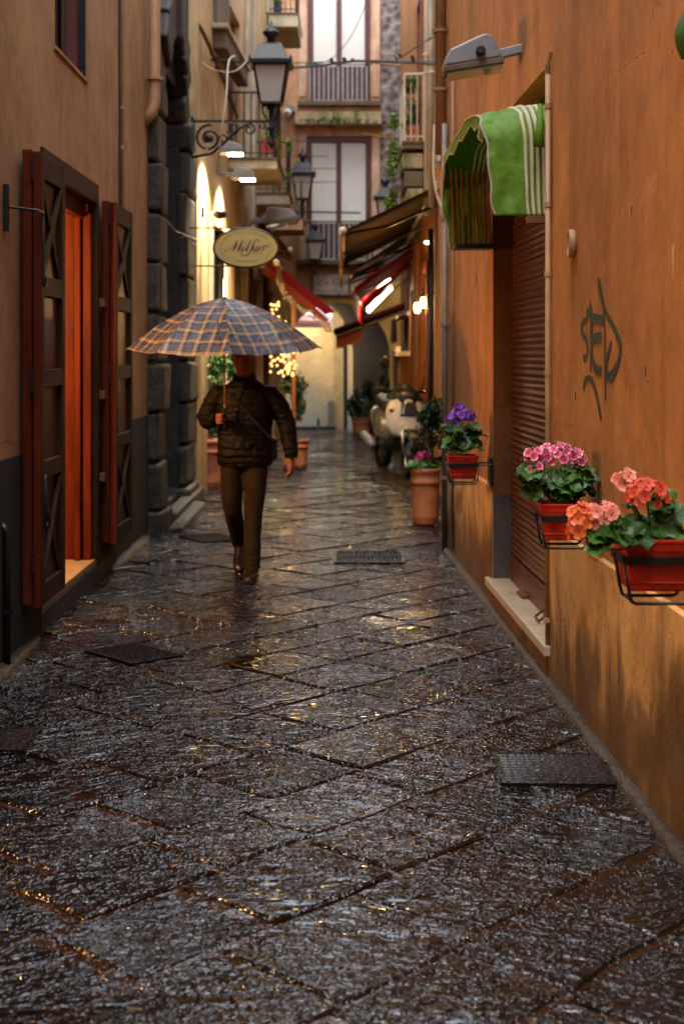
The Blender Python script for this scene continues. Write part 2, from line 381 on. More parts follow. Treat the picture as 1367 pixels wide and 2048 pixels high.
def greenaw():
    t = NT('green_awning_canvas'); uv = t.P('UV'); u = t.sep(uv)[0]
    s = t.math('FRACT', t.math('MULTIPLY', t.math('SUBTRACT', u, .565), 10.5))
    on = t.math('MULTIPLY', t.math('LESS_THAN', s, .42), t.math('MULTIPLY', t.math('GREATER_THAN', u, .565), t.math('LESS_THAN', u, .93)))
    n = t.noise(22, 6, .7); g = t.ramp(n, [(.3, (.085, .19, .008)), (.5, (.14, .31, .012)), (.72, (.18, .37, .02))])
    col = t.mix(on, g, (.70, .60, .44))
    m = t.set(col=col, rough=.6, nrm=t.bump(t.math('ADD', t.noise(8, 4), t.math('MULTIPLY', t.noise(170, 2), .12)), .4, .03))
    tt = m.node_tree; tr = t.n.new('ShaderNodeBsdfTranslucent'); t.l.new(col, tr.inputs[0]); mx = t.n.new('ShaderNodeMixShader'); mx.inputs[0].default_value = .3
    t.l.new(t.b.outputs[0], mx.inputs[1]); t.l.new(tr.outputs[0], mx.inputs[2]); t.l.new(mx.outputs[0], t.n['Material Output'].inputs[0])
    return m
M['green'] = greenaw()
M['greenroll'] = fabric('dark_green_canvas', (.06, .12, .01))
def plaid():
    t = NT('tartan_umbrella'); uv = t.P('UV'); x, y, _ = t.sep(uv)
    navy = (.014, .020, .058); gold = (.46, .30, .09); teal = (.03, .06, .085); rust = (.26, .06, .03); tan = (.36, .24, .09); pale = (.60, .52, .36)
    def st(c, per, off):
        fr = t.math('FRACT', t.math('ADD', t.math('DIVIDE', c, per), off))
        return t.ramp(fr, [(0, navy), (.13, pale), (.145, navy), (.26, rust), (.28, teal), (.40, teal), (.415, gold), (.43, navy), (.56, tan), (.62, gold), (.66, rust), (.68, gold), (.78, pale), (.80, navy), (.86, teal), (.93, navy)], True)
    a = st(x, .105, .30); b = st(y, .105, .12)
    ck = t.n.new('ShaderNodeTexChecker'); ck.inputs['Scale'].default_value = 260; t.l.new(uv, ck.inputs[0])
    col = t.mix(.5, a, b)
    n = t.noise(12, 5, .6); col = t.mix(t.ramp(n, [(.45, 0), (.7, .45)]), col, C3(navy, .8))
    drops = t.math('SUBTRACT', 1.0, t.ramp(t.vor(120), [(.12, 0), (.3, 1)]))
    dm = t.math('MULTIPLY', drops, t.ramp(t.noise(14, 3), [(.45, 0), (.6, 1)]))
    h = t.math('ADD', t.math('MULTIPLY', t.noise(9, 4, .6, dist=.6), 1.0), t.math('MULTIPLY', dm, .12))
    m = t.set(col=col, rough=t.math('SUBTRACT', .42, t.math('MULTIPLY', dm, .3)), spec=.45, nrm=t.bump(h, .6, .03))
    tr = t.n.new('ShaderNodeBsdfTranslucent'); t.l.new(col, tr.inputs[0]); mx = t.n.new('ShaderNodeMixShader'); mx.inputs[0].default_value = .18
    t.l.new(t.b.outputs[0], mx.inputs[1]); t.l.new(tr.outputs[0], mx.inputs[2]); t.l.new(mx.outputs[0], t.n['Material Output'].inputs[0])
    return m
M['plaid'] = plaid()
def leafm(name, c, k=.5):
    t = NT(name); oi = t.n.new('ShaderNodeObjectInfo').outputs['Random']; n = t.noise(25, 4)
    f = t.math('ADD', t.math('MULTIPLY', n, .5), t.math('MULTIPLY', oi, .5))
    col = t.ramp(f, [(.3, C3(c, 1-k)), (.5, c), (.75, C3(c, 1+k))])
    return t.set(col=col, rough=.42, spec=.5, nrm=t.bump(t.noise(70, 3), .4, .006))
M['leaf'] = leafm('geranium_leaf', (.045, .13, .018)); M['leafyel'] = leafm('yellow_green_leaf', (.11, .17, .02)); M['leafdark'] = leafm('dark_shrub_leaf', (.025, .065, .012)); M['moss'] = leafm('moss', (.05, .09, .012))
def petal(name, c1, c2, e=1.0):
    t = NT(name); p = t.P('Object'); L = t.n.new('ShaderNodeVectorMath'); L.operation = 'LENGTH'; t.l.new(p, L.inputs[0])
    col = t.ramp(t.math('MULTIPLY', L.outputs['Value'], 50), [(.12, c1), (.65, c1), (.95, c2)])
    n = t.noise(60, 3); col = t.mix(t.ramp(n, [(.4, 0), (.7, .25)]), col, C3(c1, .7))
    return t.set(col=col, rough=.5, sss=.0)
M['coral'] = petal('coral_petal', (.80, .075, .035), (.92, .17, .09)); M['peachpet'] = petal('peach_petal', (.85, .20, .13), (.95, .45, .32)); M['orangepet'] = petal('orange_petal', (.85, .14, .03), (.95, .30, .12))
M['pinkpet'] = petal('pink_petal', (.75, .05, .22), (.95, .62, .70)); M['purplepet'] = petal('purple_petal', (.13, .02, .42), (.24, .07, .62)); M['magentapet'] = petal('magenta_petal', (.40, .01, .18), (.55, .03, .28))
M['flowereye'] = basic('flower_eye', (.06, .01, .02), .6); M['flowereye_y'] = basic('flower_bud', (.35, .40, .03), .6); M['stem'] = basic('green_stem', (.06, .13, .02), .6); M['twig'] = basic('brown_twig', (.07, .04, .02), .8)
def emit(name, c, s):
    t = NT(name); return t.set(col=(.10, .06, .03), emit=c, es=s)
M['tube'] = emit('lit_tube', (1, .9, .72), 9); M['flood'] = emit('lit_flood_lens', (1, .95, .78), 16); M['bulb'] = emit('lit_warm_bulb', (1, .55, .16), 1.7); M['globe'] = emit('lit_lantern_glass', (1, .66, .22), 9)
M['dimbulb'] = emit('dim_warm_bulb', (1, .5, .15), .22)
def frosted():
    t = NT('frosted_glass'); return t.set(col=(.50, .44, .38), rough=.25, spec=.6)
M['frost'] = frosted()
def glass(name, c):
    t = NT(name); return t.set(col=c, rough=.07, spec=.8)
M['darkglass'] = glass('dark_window_glass', (.012, .014, .014)); M['paleglass'] = glass('pale_window_glass', (.3, .33, .3)); M['headglass'] = glass('headlamp_glass', (.05, .05, .05))
def signm(name, c):
    t = NT(name); return t.set(col=t.ramp(t.noise(3, 3), [(.3, C3(c, .85)), (.7, C3(c, 1.05))]), rough=.4)
M['signgold'] = signm('cream_sign_board', (.64, .46, .15)); M['signgrey'] = signm('worn_sign_board', (.66, .56, .42)); M['ink'] = basic('sign_ink', (.025, .018, .01), .6); M['inkfade'] = basic('faded_sign_ink', (.22, .14, .06), .6); M['inkgreen'] = basic('green_sign_ink', (.06, .085, .06), .6)
M['graffiti'] = basic('green_spray_paint', (.012, .040, .028), .5, var=.2)
M['shutter'] = basic('brown_roller_shutter', (.095, .034, .016), .42, metal=.2, var=.35, sc=5, bs=.2)
M['greymoss'] = M['slabdark']
M['paperleaf'] = basic('fallen_leaf', (.2, .075, .02), .5); M['litter'] = basic('pale_litter', (.2, .15, .12), .5)
# ------------------------------------------------------------------ frames of reference for the walls: s along the alley, d into the wall
def LW(s, d, z): return (-1.78-d, s, z)
def RX(s): return 1.295-.0325*s
def RWf(s, d, z): return (RX(s)+d, s, z)
def L2X(s): return -1.68+.04*(s-16.5)
def L2f(s, d, z): return (L2X(s)-d, s, z)
def R2f(s, d, z): return (1.15+d, s, z)
FY = 28.0
def FAf(s, d, z): return (s, FY+d, z)
def fx(x): return (x-HX)/F*FY
def fz(y): return EYE+(HY-y)/F*FY
def wall_mb(f, s0, s1, z0, z1, ops=(), T=.3, caps=True):
    mb = MB(); ss = sorted({s0, s1, *[o[0] for o in ops], *[o[1] for o in ops]}); zs = sorted({z0, z1, *[o[2] for o in ops], *[o[3] for o in ops]})
    ss = [a for a in ss if s0 <= a <= s1]; zs = [a for a in zs if z0 <= a <= z1]
    def hole(a, b): return any(o[0] < a < o[1] and o[2] < b < o[3] for o in ops)
    for i in range(len(ss)-1):
        for j in range(len(zs)-1):
            if hole((ss[i]+ss[i+1])/2, (zs[j]+zs[j+1])/2): continue
            for d in (0, T):
                mb.add([f(ss[i], d, zs[j]), f(ss[i+1], d, zs[j]), f(ss[i+1], d, zs[j+1]), f(ss[i], d, zs[j+1])], [(0, 1, 2, 3)])
    for a, b, c, e in ops:
        c = max(c, z0); e = min(e, z1)
        for (p, q) in (((a, c), (a, e)), ((b, c), (b, e)), ((a, c), (b, c)), ((a, e), (b, e))):
            mb.add([f(p[0], 0, p[1]), f(q[0], 0, q[1]), f(q[0], T, q[1]), f(p[0], T, p[1])], [(0, 1, 2, 3)])
    if caps:
        for (p, q) in (((s0, z0), (s0, z1)), ((s1, z0), (s1, z1)), ((s0, z1), (s1, z1))):
            mb.add([f(p[0], 0, p[1]), f(q[0], 0, q[1]), f(q[0], T, q[1]), f(p[0], T, p[1])], [(0, 1, 2, 3)])
    return mb
def shell(name_mat, x0, x1, y0, y1, z1, parent, front):
    """roof, back and end walls behind a street front. front = 'x0','x1','y0' is the side left open"""
    mb = MB(); t = .2
    mb.box(x0, x1, y0, y1, z1-.02, z1+.2)
    if front != 'x0': mb.box(x0-t, x0, y0, y1, -.05, z1-.03)
    if front != 'x1': mb.box(x1, x1+t, y0, y1, -.05, z1-.03)
    if front != 'y0': mb.box(x0, x1, y0-t, y0, -.05, z1-.03)
    mb.box(x0, x1, y1, y1+t, -.05, z1-.03)
    return mb.build('rear_walls', name_mat, parent)

# ------------------------------------------------------------------ ground and street
MB().add([(-150, -150, -.06), (150, -150, -.06), (150, 200, -.06), (-150, 200, -.06)], [(0, 1, 2, 3)]).build('ground', M['joint'], kind='structure')
bed = MB()
bed.grid(lambda u, v: (-2.6+5.6*u, -3+37*v, -.008+.005*noise.noise(Vector((u*20, v*130, 0)))), 30, 190)
street = bed.build('street', M['joint'], kind='structure'); street['label'] = 'wet dark stone paved alley'
ang = R(42); A = Vector((math.cos(ang), -math.sin(ang), 0)); B = Vector((math.sin(ang), math.cos(ang), 0))
far = MB(); nst = 0
sr = random.Random(11)
a0 = -26.0
ai = Vector((-.3707, 3.855, 0)).dot(A)      # a joint line that the photograph fixes
while a0 < 8: 
    w = sr.uniform(.37, .52)
    if a0 < ai < a0+w: w = ai-a0 if ai-a0 > .25 else w
    b0 = -8+sr.random()*.5
    while b0 < 30:
        l = sr.uniform(.42, .62); c = A*(a0+w/2)+B*(b0+l/2)
        if -2.2 < c.x < 1.55 and 2.3 < c.y < 31.5 and not (c.x < -1.95 and 8 < c.y < 11):
            g = .008+sr.random()*.007; hw, hl = w/2-g, l/2-g; tx, ty = sr.uniform(-.012, .012), sr.uniform(-.012, .012); z0 = sr.uniform(-.003, .003)
            def pt(p, q, z): 
                v = c+A*p+B*q; return (v.x, v.y, z)
            if c.y < 14.6:
                jit = [(sr.uniform(-.015, .012), sr.uniform(-.015, .012)) for _ in range(8)]
                ring = [(-1, -1), (0, -1), (1, -1), (1, 0), (1, 1), (0, 1), (-1, 1), (-1, 0)]
                lo = [pt(x*hw+j[0]*(x == 0 or 1), y*hl+j[1], -.05) for (x, y), j in zip(ring, jit)]
                mi = [pt(x*hw+j[0], y*hl+j[1], z0-.008+tx*x*hw+ty*y*hl) for (x, y), j in zip(ring, jit)]
                ch = .011
                up = [pt(x*(hw-ch)+j[0], y*(hl-ch)+j[1], z0+tx*x*hw+ty*y*hl+sr.uniform(-.0015, .0015)) for (x, y), j in zip(ring, jit)]
                ce = pt(0, 0, z0-.003*sr.random())
                m = MB(); m.add(lo+mi+up+[ce], [(k, (k+1) % 8, 8+(k+1) % 8, 8+k) for k in range(8)]+[(8+k, 8+(k+1) % 8, 16+(k+1) % 8, 16+k) for k in range(8)]+[(16+k, 16+(k+1) % 8, 24) for k in range(8)])
                m.build('paving_stone', M['paving'], street, smooth=False); nst += 1
            else:
                q = [(-1, -1), (1, -1), (1, 1), (-1, 1)]
                far.add([pt(x*hw, y*hl, -.03) for x, y in q]+[pt(x*(hw-.012), y*(hl-.012), z0+tx*x*hw+ty*y*hl) for x, y in q], [(0, 1, 5, 4), (1, 2, 6, 5), (2, 3, 7, 6), (3, 0, 4, 7), (4, 5, 6, 7)])
        b0 += l
    a0 += w
far.build('distant_paving_stones', M['paving'], street, kind='stuff')
print('stones', nst)

# mortar fillet at the foot of the walls
def fillet(name, f, s0, s1, w, h, seed, label, off=0.0):
    mb = MB(); r = random.Random(seed); n = int((s1-s0)/.07); rows = []
    for i in range(n+1):
        s = s0+(s1-s0)*i/n; tpr = min(1, .15+(s-s0)*2.5, .15+(s1-s)*2.5); k = tpr*1+.45*tpr*noise.noise(Vector((s*3.1, seed, 0)))+.25*noise.noise(Vector((s*11, seed, 3)))
        rows.append([f(s, .03, -.03), f(s, off, h*k), f(s, off-w*.45*k, h*.7*k), f(s, off-w*.85*k, .012+.25*h*k), f(s, off-w*k, -.012)])
    vs_ = [p for q in rows for p in q]; fs = [(i*5+j, i*5+j+1, (i+1)*5+j+1, (i+1)*5+j) for i in range(n) for j in range(4)]
    mb.add(vs_, fs); o = mb.build(name, M['concrete'], smooth=True, kind='structure'); o['label'] = label; return o
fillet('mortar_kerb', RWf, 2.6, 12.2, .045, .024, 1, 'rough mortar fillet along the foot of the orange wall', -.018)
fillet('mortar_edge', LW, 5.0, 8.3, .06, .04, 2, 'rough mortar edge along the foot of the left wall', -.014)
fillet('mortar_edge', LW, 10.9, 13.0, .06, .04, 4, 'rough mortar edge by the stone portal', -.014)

# ------------------------------------------------------------------ LEFT tan building
lb = thing('tan_building', (-3.8, 3, 0), 'tan plastered building on the left with red folding door shutters', 'building')
H1 = 8.4; H2 = 8.0
DO = (8.4, 10.32, .17, 2.87); WO = (8.83, 9.9, 3.56, 5.6); SO = (3.3, 5.28, .5, 2.3); PO = (13.6, 15.55, .14, 4.5)
wall_mb(LW, -9, 13.4, -.05, H1, (DO, WO, SO), .24).build('wall', M['tan'], lb)
wall_mb(LW, 13.4, 16.5, -.05, 6.2, (PO,), .24).build('wall', M['lavadark'], lb)
for s0, s1 in ((-9, 3.3), (5.28, 8.40), (10.32, 13.0)):
    wall_mb(lambda s, d, z: LW(s, d-.012, z), s0, s1, -.05, 1.09, (), .011).build('dado', M['dado'], lb)
wall_mb(lambda s, d, z: LW(s, d-.012, z), 3.3, 5.28, -.05, .5, (), .011).build('dado', M['dado'], lb)
shell(M['tan'], -6.5, -2.03, -9, 13.3, H1, lb, 'x1'); shell(M['tan'], -6.5, -2.03, 13.52, 16.4, 6.2, lb, 'x1')
mb = MB(); mb.box(-6.5, -2.03, 2.6, 11.7, .02, .16).box(-6.5, -2.03, -8.8, 13.2, 3.05, 3.2).box(-6.5, -2.04, 6.6, 6.75, .17, 3.04).box(-6.5, -2.04, 11.6, 11.75, .17, 3.04).box(-3.5, -3.4, 2.7, 11.5, .17, 3.04).box(-6.5, -2.04, 2.5, 2.6, 0, 3.04)
mb.build('shop_room', M['room'], lb)
# doorway timber
df = MB(); df.box(8.4, 10.32, -.02, .06, 2.73, 2.872, LW).box(10.235, 10.325, -.022, .05, .17, 2.73, LW)
dfo = df.build('door_frame', M['brownwood'], lb, bevel=.006)
MB().box(8.4, 10.24, .06, .13, 2.62, 2.74, LW).build('lintel_board', M['redwood'], dfo, bevel=.006)
for d0, d1, y0 in ((.012, .072, 10.17), (.082, .128, 10.14), (.134, .205, 10.20), (.21, .235, 10.23)):
    MB().box(y0, 10.3, d0, d1, .17, 2.66, LW).build('red_moulding', M['redwood'], dfo, bevel=.01)
MB().box(8.35, 10.85, -.006, .9, .12, .172, LW).build('door_step', M['stepstone'], lb, bevel=.008)
MB().box(8.35, 10.85, -.016, .2, -.03, .118, LW).build('step_riser', M['lavadark'], lb)
# upper window
wf = MB().box(9.80, 9.9, .05, .12, 3.56, 5.6, LW).box(8.83, 9.8, .12, .18, 3.56, 3.64, LW).build('window_frame', M['windowwood'], lb)
MB().box(8.85, 9.8, .15, .16, 3.64, 5.6, LW).build('window_glass', M['darkglass'], wf)
MB().box(9.893, 9.899, .002, .05, 3.57, 5.6, LW).build('reveal_edge', M['black'], wf)
MB().box(8.80, 9.93, -.012, .03, 3.535, 3.559, LW).build('window_sill', M['tan'], lb)
# shop window outside the frame to the left
MB().box(3.3, 5.28, .10, .14, .5, .58, LW).box(3.3, 5.28, .10, .14, 2.22, 2.3, LW).box(4.25, 4.31, .10, .14, .58, 2.22, LW).build('shop_window_frame', M['brownwood'], lb)

def pipe(name, pts, r, mat, label, cat, clips=(), group=None, n=10, cr=1.5):
    pts = [Vector(p) for p in pts]; t = thing(name, pts[0], label, cat, group)
    MB().tube(pts, r, n).build('pipe_run', mat, t, smooth=True)
    for z in clips:
        p = Vector((pts[0].x, pts[0].y, z)); MB().lathe([(r*cr, -.012), (r*cr, .012)], 10, p).build('clip', mat, t)
    return t
pipe('downpipe', [(-1.70, 12.93, H1-.15), (-1.70, 12.93, 3.95), (-1.715, 12.92, 3.86), (-1.80, 12.9, 3.74)], .052, M['pipe'], 'tan downpipe ending in an elbow beside the stone portal', 'pipe', (4.15, 6.2))
pipe('conduit', [(-1.762, 11.4, H1-.15), (-1.762, 11.4, 2.3)], .014, M['pipe'], 'thin conduit pipe clipped to the left tan wall', 'pipe', (4.6, 3.62, 3.3))
MB().tube([(-1.765, 11.33, H1-.15), (-1.772, 11.34, 6), (-1.770, 11.33, 4), (-1.766, 11.36, 2.6)], .007, 5).build('wall_cable', M['cable'])
props(bpy.data.objects['wall_cable'], 'dark cable running beside the conduit on the left wall', 'cable')
props(MB().box(11.45, 12.0, -.028, -.001, 1.3, 3.23, LW).build('cable_cover', M['tan'], bevel=.006), 'flat plastered cable cover on the left wall above the far shutter', 'cover')
pipe('short_pipe', [(-1.745, 7.42, .0), (-1.745, 7.42, .72), (-1.78, 7.42, .76)], .02, M['black'], 'short dark pipe at the foot of the left wall', 'pipe', (.3,))

# ------------------------------------------------------------------ red door shutters
def shutter(label, s0, s1, z0=.25, z1=2.76):
    t = thing('door_shutter', (-1.65, s0, z0), label, 'shutter', 'folding shutters of the left doorway')
    sp = [(z1-.14, z1, 0), (2.08, z1-.14, 2), (1.97, 2.08, 0), (1.56, 1.97, 1), (1.46, 1.56, 0), (1.05, 1.46, 1), (.95, 1.05, 0), (z0+.12, .95, 2), (z0, z0+.12, 0)]
    w = .085; d0, d1 = -.13, -.085
    def bx(nm, a, b, c, e, p, q, mat, par=t, bv=.005): return MB().box(a, b, p, q, c, e, LW).build(nm, mat, par, bevel=bv)
    for a, b in ((s0, s0+w), (s1-w, s1)): bx('stile', a, b, z0, z1, d0, d1, M['brownwood'])
    for c, e, k in sp:
        if k == 0: bx('rail', s0+w, s1-w, c, e, d0+.002, d1-.002, M['brownwood'])
        else: bx('panel', s0+w, s1-w, c, e, d1-.012, d1-.002, M['darkred'])
        if k == 2:
            for q in (0, 1):
                a = (s0+w, c) if q else (s0+w, e); b = (s1-w, e) if q else (s1-w, c); dd = d0+.014-.011*q
                MB().bar(LW(a[0], dd, a[1]), LW(b[0], dd, b[1]), .055, .02, (0, 1, 0)).build('cross_brace', M['brownwood'], t) if False else None
                da = Vector((b[0]-a[0], b[1]-a[1])).normalized(); nn = Vector((-da.y, da.x))*.03
                poly = [(a[0]+nn.x, a[1]+nn.y), (b[0]+nn.x, b[1]+nn.y), (b[0]-nn.x, b[1]-nn.y), (a[0]-nn.x, a[1]-nn.y)]
                poly = [(min(max(x, s0+w-.01), s1-w+.01), min(max(y, c-.005), e+.005)) for x, y in poly]
                MB().prism(poly, lambda x, y: LW(x, dd, y), lambda x, y: LW(x, dd+.02, y)).build('cross_brace', M['brownwood'], t)
    bx('rear_leaf', s0-.004, s1-.02, z0+.01, z1+.012, -.078, -.024, M['redwood'], bv=.008)
    bx('edge_strip', s0-.012, s0-.001, z0, z1-.004, -.130, -.086, M['redwood'], bv=.004)
    for z in (z1-.1, 1.5, .5): bx('hinge', s0-.02, s0+.005, z-.06, z+.06, -.09, -.072, M['black'])
    return t
sh1 = shutter('red and brown folded shutter nearest the camera, left of the doorway', 7.82, 8.50)
sh2 = shutter('red and brown folded shutter on the far side of the doorway', 10.42, 11.24)
def hook(label, s, z, L, curl=1, plate=True):
    t = thing('shutter_hook', LW(s, -.13, z), label, 'hook', 'iron shutter hold-backs')
    pts = [LW(s+.01, -.14, z), LW(s+.01, -.142, z-L*.5), LW(s+.01, -.142, z-L*.9)]
    for k in range(9):
        a = math.pi*(1+k/5.2); rr = .035*(1-k*.05); pts.append(LW(s+.045+rr*math.cos(a)*1, -.145, z-L*.93+rr*math.sin(a)*curl))
    MB().tube(pts, .007, 6).build('hook_bar', M['black'], t, smooth=True)
    if plate:
        MB().tube([LW(s-.30, -.03, z), LW(s-.1, -.13, z+.003), LW(s+.01, -.145, z)], .008, 6).build('hook_arm', M['black'], t, smooth=True)
        MB().box(s-.33, s-.30, -.03, .0, z-.13, z+.12, LW).build('wall_plate', M['black'], t, bevel=.004)
    return t
hook('iron hold-back with curled hook across the near shutter', 7.80, 2.42, .40)
hook('small iron hook low on the near shutter', 7.86, .98, .33, -1, False)
t = thing('pull_handle', LW(11.3, -.13, 2.3), 'black iron pull handle beside the far shutter', 'handle')
MB().tube([LW(11.26, -.06, 2.38), LW(11.35, -.08, 2.38), LW(11.35, -.08, 2.22), LW(11.30, -.08, 2.21)], .009, 6).build('grip', M['black'], t)
for z in (2.02, 1.35, .75):
    props(MB().box(10.33, 10.41, -.06, -.01, z-.03, z+.03, LW).build('hinge_bracket', M['rust'], bevel=.004), ('topmost', 'middle', 'lowest')[(z < 2)+(z < 1)]+' rusty hinge bracket on the wall strip beside the far shutter', 'bracket', 'shutter hinge brackets')

# ------------------------------------------------------------------ rusticated stone portal
po = thing('stone_portal', (-1.7, 14.7, 0), 'dark rusticated stone portal with arch between the two left buildings', 'portal')
pr = random.Random(5)
def block(cs, mat=None, bv=.035, nm='stone_block'):
    cs = [tuple(q+pr.uniform(-.013, .013) for q in c) for c in cs]
    m = MB(); m.add(cs, [(0, 2, 3, 1), (4, 5, 7, 6), (0, 1, 5, 4), (2, 6, 7, 3), (0, 4, 6, 2), (1, 3, 7, 5)])
    return m.build(nm, mat or M['lava'], po, bevel=bv, smooth=False)
def bxs(s0, s1, d0, d1, z0, z1):
    return [LW(s, d, z) for z in (z0, z1) for d in (d0, d1) for s in (s0, s1)]
for k in range(8):
    z0 = .19+.46*k; j = pr.uniform(-.03, .02)
    block(bxs(13.02, 13.58+pr.uniform(-.06, .06), -.12+j*1.4, .1, z0+.012, z0+.453), bv=.034)
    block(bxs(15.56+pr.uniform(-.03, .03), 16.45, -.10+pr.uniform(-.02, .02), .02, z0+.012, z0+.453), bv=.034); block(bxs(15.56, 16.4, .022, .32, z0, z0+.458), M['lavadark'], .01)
    block(bxs(13.04, 13.56, .105, .40, z0, z0+.46), M['lavadark'], .01)  # inner jamb in the darker copy, shade put into its colour
block(bxs(12.98, 13.68, -.15, .1, -.03, .195), M['lava'], .03); block(bxs(15.45, 16.5, -.13, .3, -.03, .195), M['lava'], .03)
block(bxs(13.9, 16.6, -.17, -.02, -.03, .10), M['lava'], .02, 'kerb_stone'); block(bxs(13.2, 15.5, -.3, -.17, -.03, .045), M['lava'], .02, 'kerb_stone')
nb = 11
for k in range(nb):
    a0_, a1_ = math.pi*k/nb+.012, math.pi*(k+1)/nb-.012; ri, ro = .97, (1.55 if k == 5 else 1.42)+pr.uniform(-.04, .04); dp = -.11+pr.uniform(-.03, .03)-(.05 if k == 5 else 0)
    cs = []
    for (a, r_) in ((a0_, ri), (a1_, ri), (a0_, ro), (a1_, ro)):
        pass
    def q(a, r_, d): return LW(14.58+r_*math.cos(a), d, 3.88+r_*math.sin(a))
    cs = [q(a, r_, d) for r_ in (ri, ro) for d in (dp, .3) for a in (a0_, a1_)]
    block(cs, bv=.034, nm='arch_stone')
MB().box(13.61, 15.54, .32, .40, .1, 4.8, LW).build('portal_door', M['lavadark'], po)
for k in range(7): MB().box(13.63+k*.27, 13.88+k*.27, .29, .318, .14, 4.7, LW).build('door_board', M['darkred'], po, bevel=.006)
MB().tube([LW(13.9, -.02, 3.0), LW(14.8, -.05, 2.93), LW(16.4, -.13, 2.96)], .008, 5).build('portal_cable', M['cablewhite']); props(bpy.data.objects['portal_cable'], 'thin pale cable slung across the stone portal', 'cable')

# ------------------------------------------------------------------ LEFT cream building beyond the portal
cb = thing('cream_building', (-3, 22, 0), 'cream plastered building beyond the stone portal with balconies', 'building')
cops = [(17.9, 19.3, 0, 3.3), (20.6, 22.0, 0, 2.9), (22.6, 24.4, 0, 2.9), (25.2, 26.8, 0, 2.8), (17.9, 19.4, 5.86, 7.6), (19.7, 21.0, 4.4, 6.5), (23.2, 24.4, 4.35, 6.5), (25.0, 26.2, 7.7, 9.4), (20.3, 20.65, 3.5, 4.0)]
wall_mb(L2f, 16.5, 28.0, -.05, 9.0, cops, .3).build('wall', M['cream'], cb)
shell(M['cream'], -6.5, -1.9, 16.65, 28, 9.0, cb, 'x1')
for (a, b, c, e) in cops:
    fr = MB().box(a+.02, a+.1, .1, .18, c, e, L2f).box(b-.1, b-.02, .1, .18, c, e, L2f).box(a+.1, b-.1, .1, .18, e-.1, e-.01, L2f)
    if b-a > .5: fr.box((a+b)/2-.03, (a+b)/2+.03, .1, .18, c, e-.1, L2f)
    w = fr.build('window_frame' if c > .5 else 'door_frame', M['windowwood'] if c > .5 else (M['orangewood'] if a > 20 else M['black']), cb)
    MB().box(a+.1, b-.1, .2, .21, c, e-.1, L2f).build('pane', M['darkglass'] if c < .5 or a < 18 else M['paleglass'], w)
for s in (21.6, 22.4, 25.0, 27.2): MB().box(s, s+.28, -.07, -.001, 3.4 if s < 24 else 4.9, 8.95, L2f).build('pilaster', M['slab'], cb, bevel=.02)
for s in (20.25, 22.15, 24.6): MB().box(s, s+.22, -.06, -.001, 0, 3.2, L2f).build('shop_pilaster', M['brownwood'], cb, bevel=.02)
MB().box(19.42, 19.02, -.05, -.001, 0, 3.35, L2f).box(17.55, 17.78, -.03, -.001, 0, 3.35, L2f).build('door_surround', M['creampipe'], cb, bevel=.01)
wb = thing('window_ledge', L2f(19, -.1, 5.8), 'weathered stone window ledge high on the cream building', 'ledge')
MB().box(17.8, 20.6, -.20, -.002, 5.74, 5.80, L2f).build('ledge_slab', M['slab'], wb, bevel=.01)
MB().box(17.9, 20.5, -.17, -.003, 5.50, 5.738, L2f).build('ledge_corbel', M['slabdark'], wb, bevel=.02)
MB().box(17.95, 19.3, -.05, .02, 5.81, 7.6, L2f).build('closed_shutter', M['slabdark'], wb, bevel=.01)

def balcony(label, Xw, Xo, Y0, Y1, zt, th, rail, mat, posts=6, group='balconies of the cream building', rmat=None, sgn=1):
    t = thing('balcony', ((Xw+Xo)/2, Y0, zt), label, 'balcony', group); rm = rmat or M['black']
    lo, hi = min(Xw, Xo), max(Xw, Xo)
    MB().box(lo, hi, Y0, Y1, zt-th, zt).build('slab', mat, t, bevel=.015)
    MB().box(lo+.01, hi+.02*sgn if sgn > 0 else hi, Y0-.02, Y1, zt+.002, zt+.03).build('slab_edge', M['slabdark'], t)
    if rail:
        e = Xo-.04*sgn
        MB().tube([(Xw, Y0+.04, zt+rail), (e, Y0+.04, zt+rail), (e, Y1-.04, zt+rail)], .018, 6).build('handrail', rm, t)
        MB().tube([(Xw, Y0+.04, zt+.1), (e, Y0+.04, zt+.1), (e, Y1-.04, zt+.1)], .012, 6).build('lower_rail', rm, t)
        k = posts
        for i in range(k+1):
            x = Xw+(e-Xw)*i/k; MB().tube([(x, Y0+.04, zt+.03), (x, Y0+.04, zt+rail)], .009 if 0 < i < k else .018, 5).build('baluster', rm, t)
        m2 = max(3, int((Y1-Y0)/.16))
        for i in range(1, m2+1):
            y = Y0+.04+(Y1-Y0-.08)*i/m2; MB().tube([(e, y, zt+.03), (e, y, zt+rail)], .009, 5).build('baluster', rm, t)
    return t
balcony('cream balcony slab at the very top beside the upper street lantern', -1.36, -.77, 25, 26.8, 7.63, .22, .85, M['slab'])
balcony('wide balcony with black railing and a red flowerpot', -1.56, -.885, 19.5, 21.4, 4.32, .13, .93, M['slab'])
balcony('small white balcony behind the two floodlights', -1.42, -.85, 23.0, 24.5, 4.24, .17, .85, M['slab'], 5)
balcony('farthest balcony with an orange underside by the second lantern', -1.28, -.72, 26.4, 27.7, 4.16, .2, .8, M['peach'], 5)

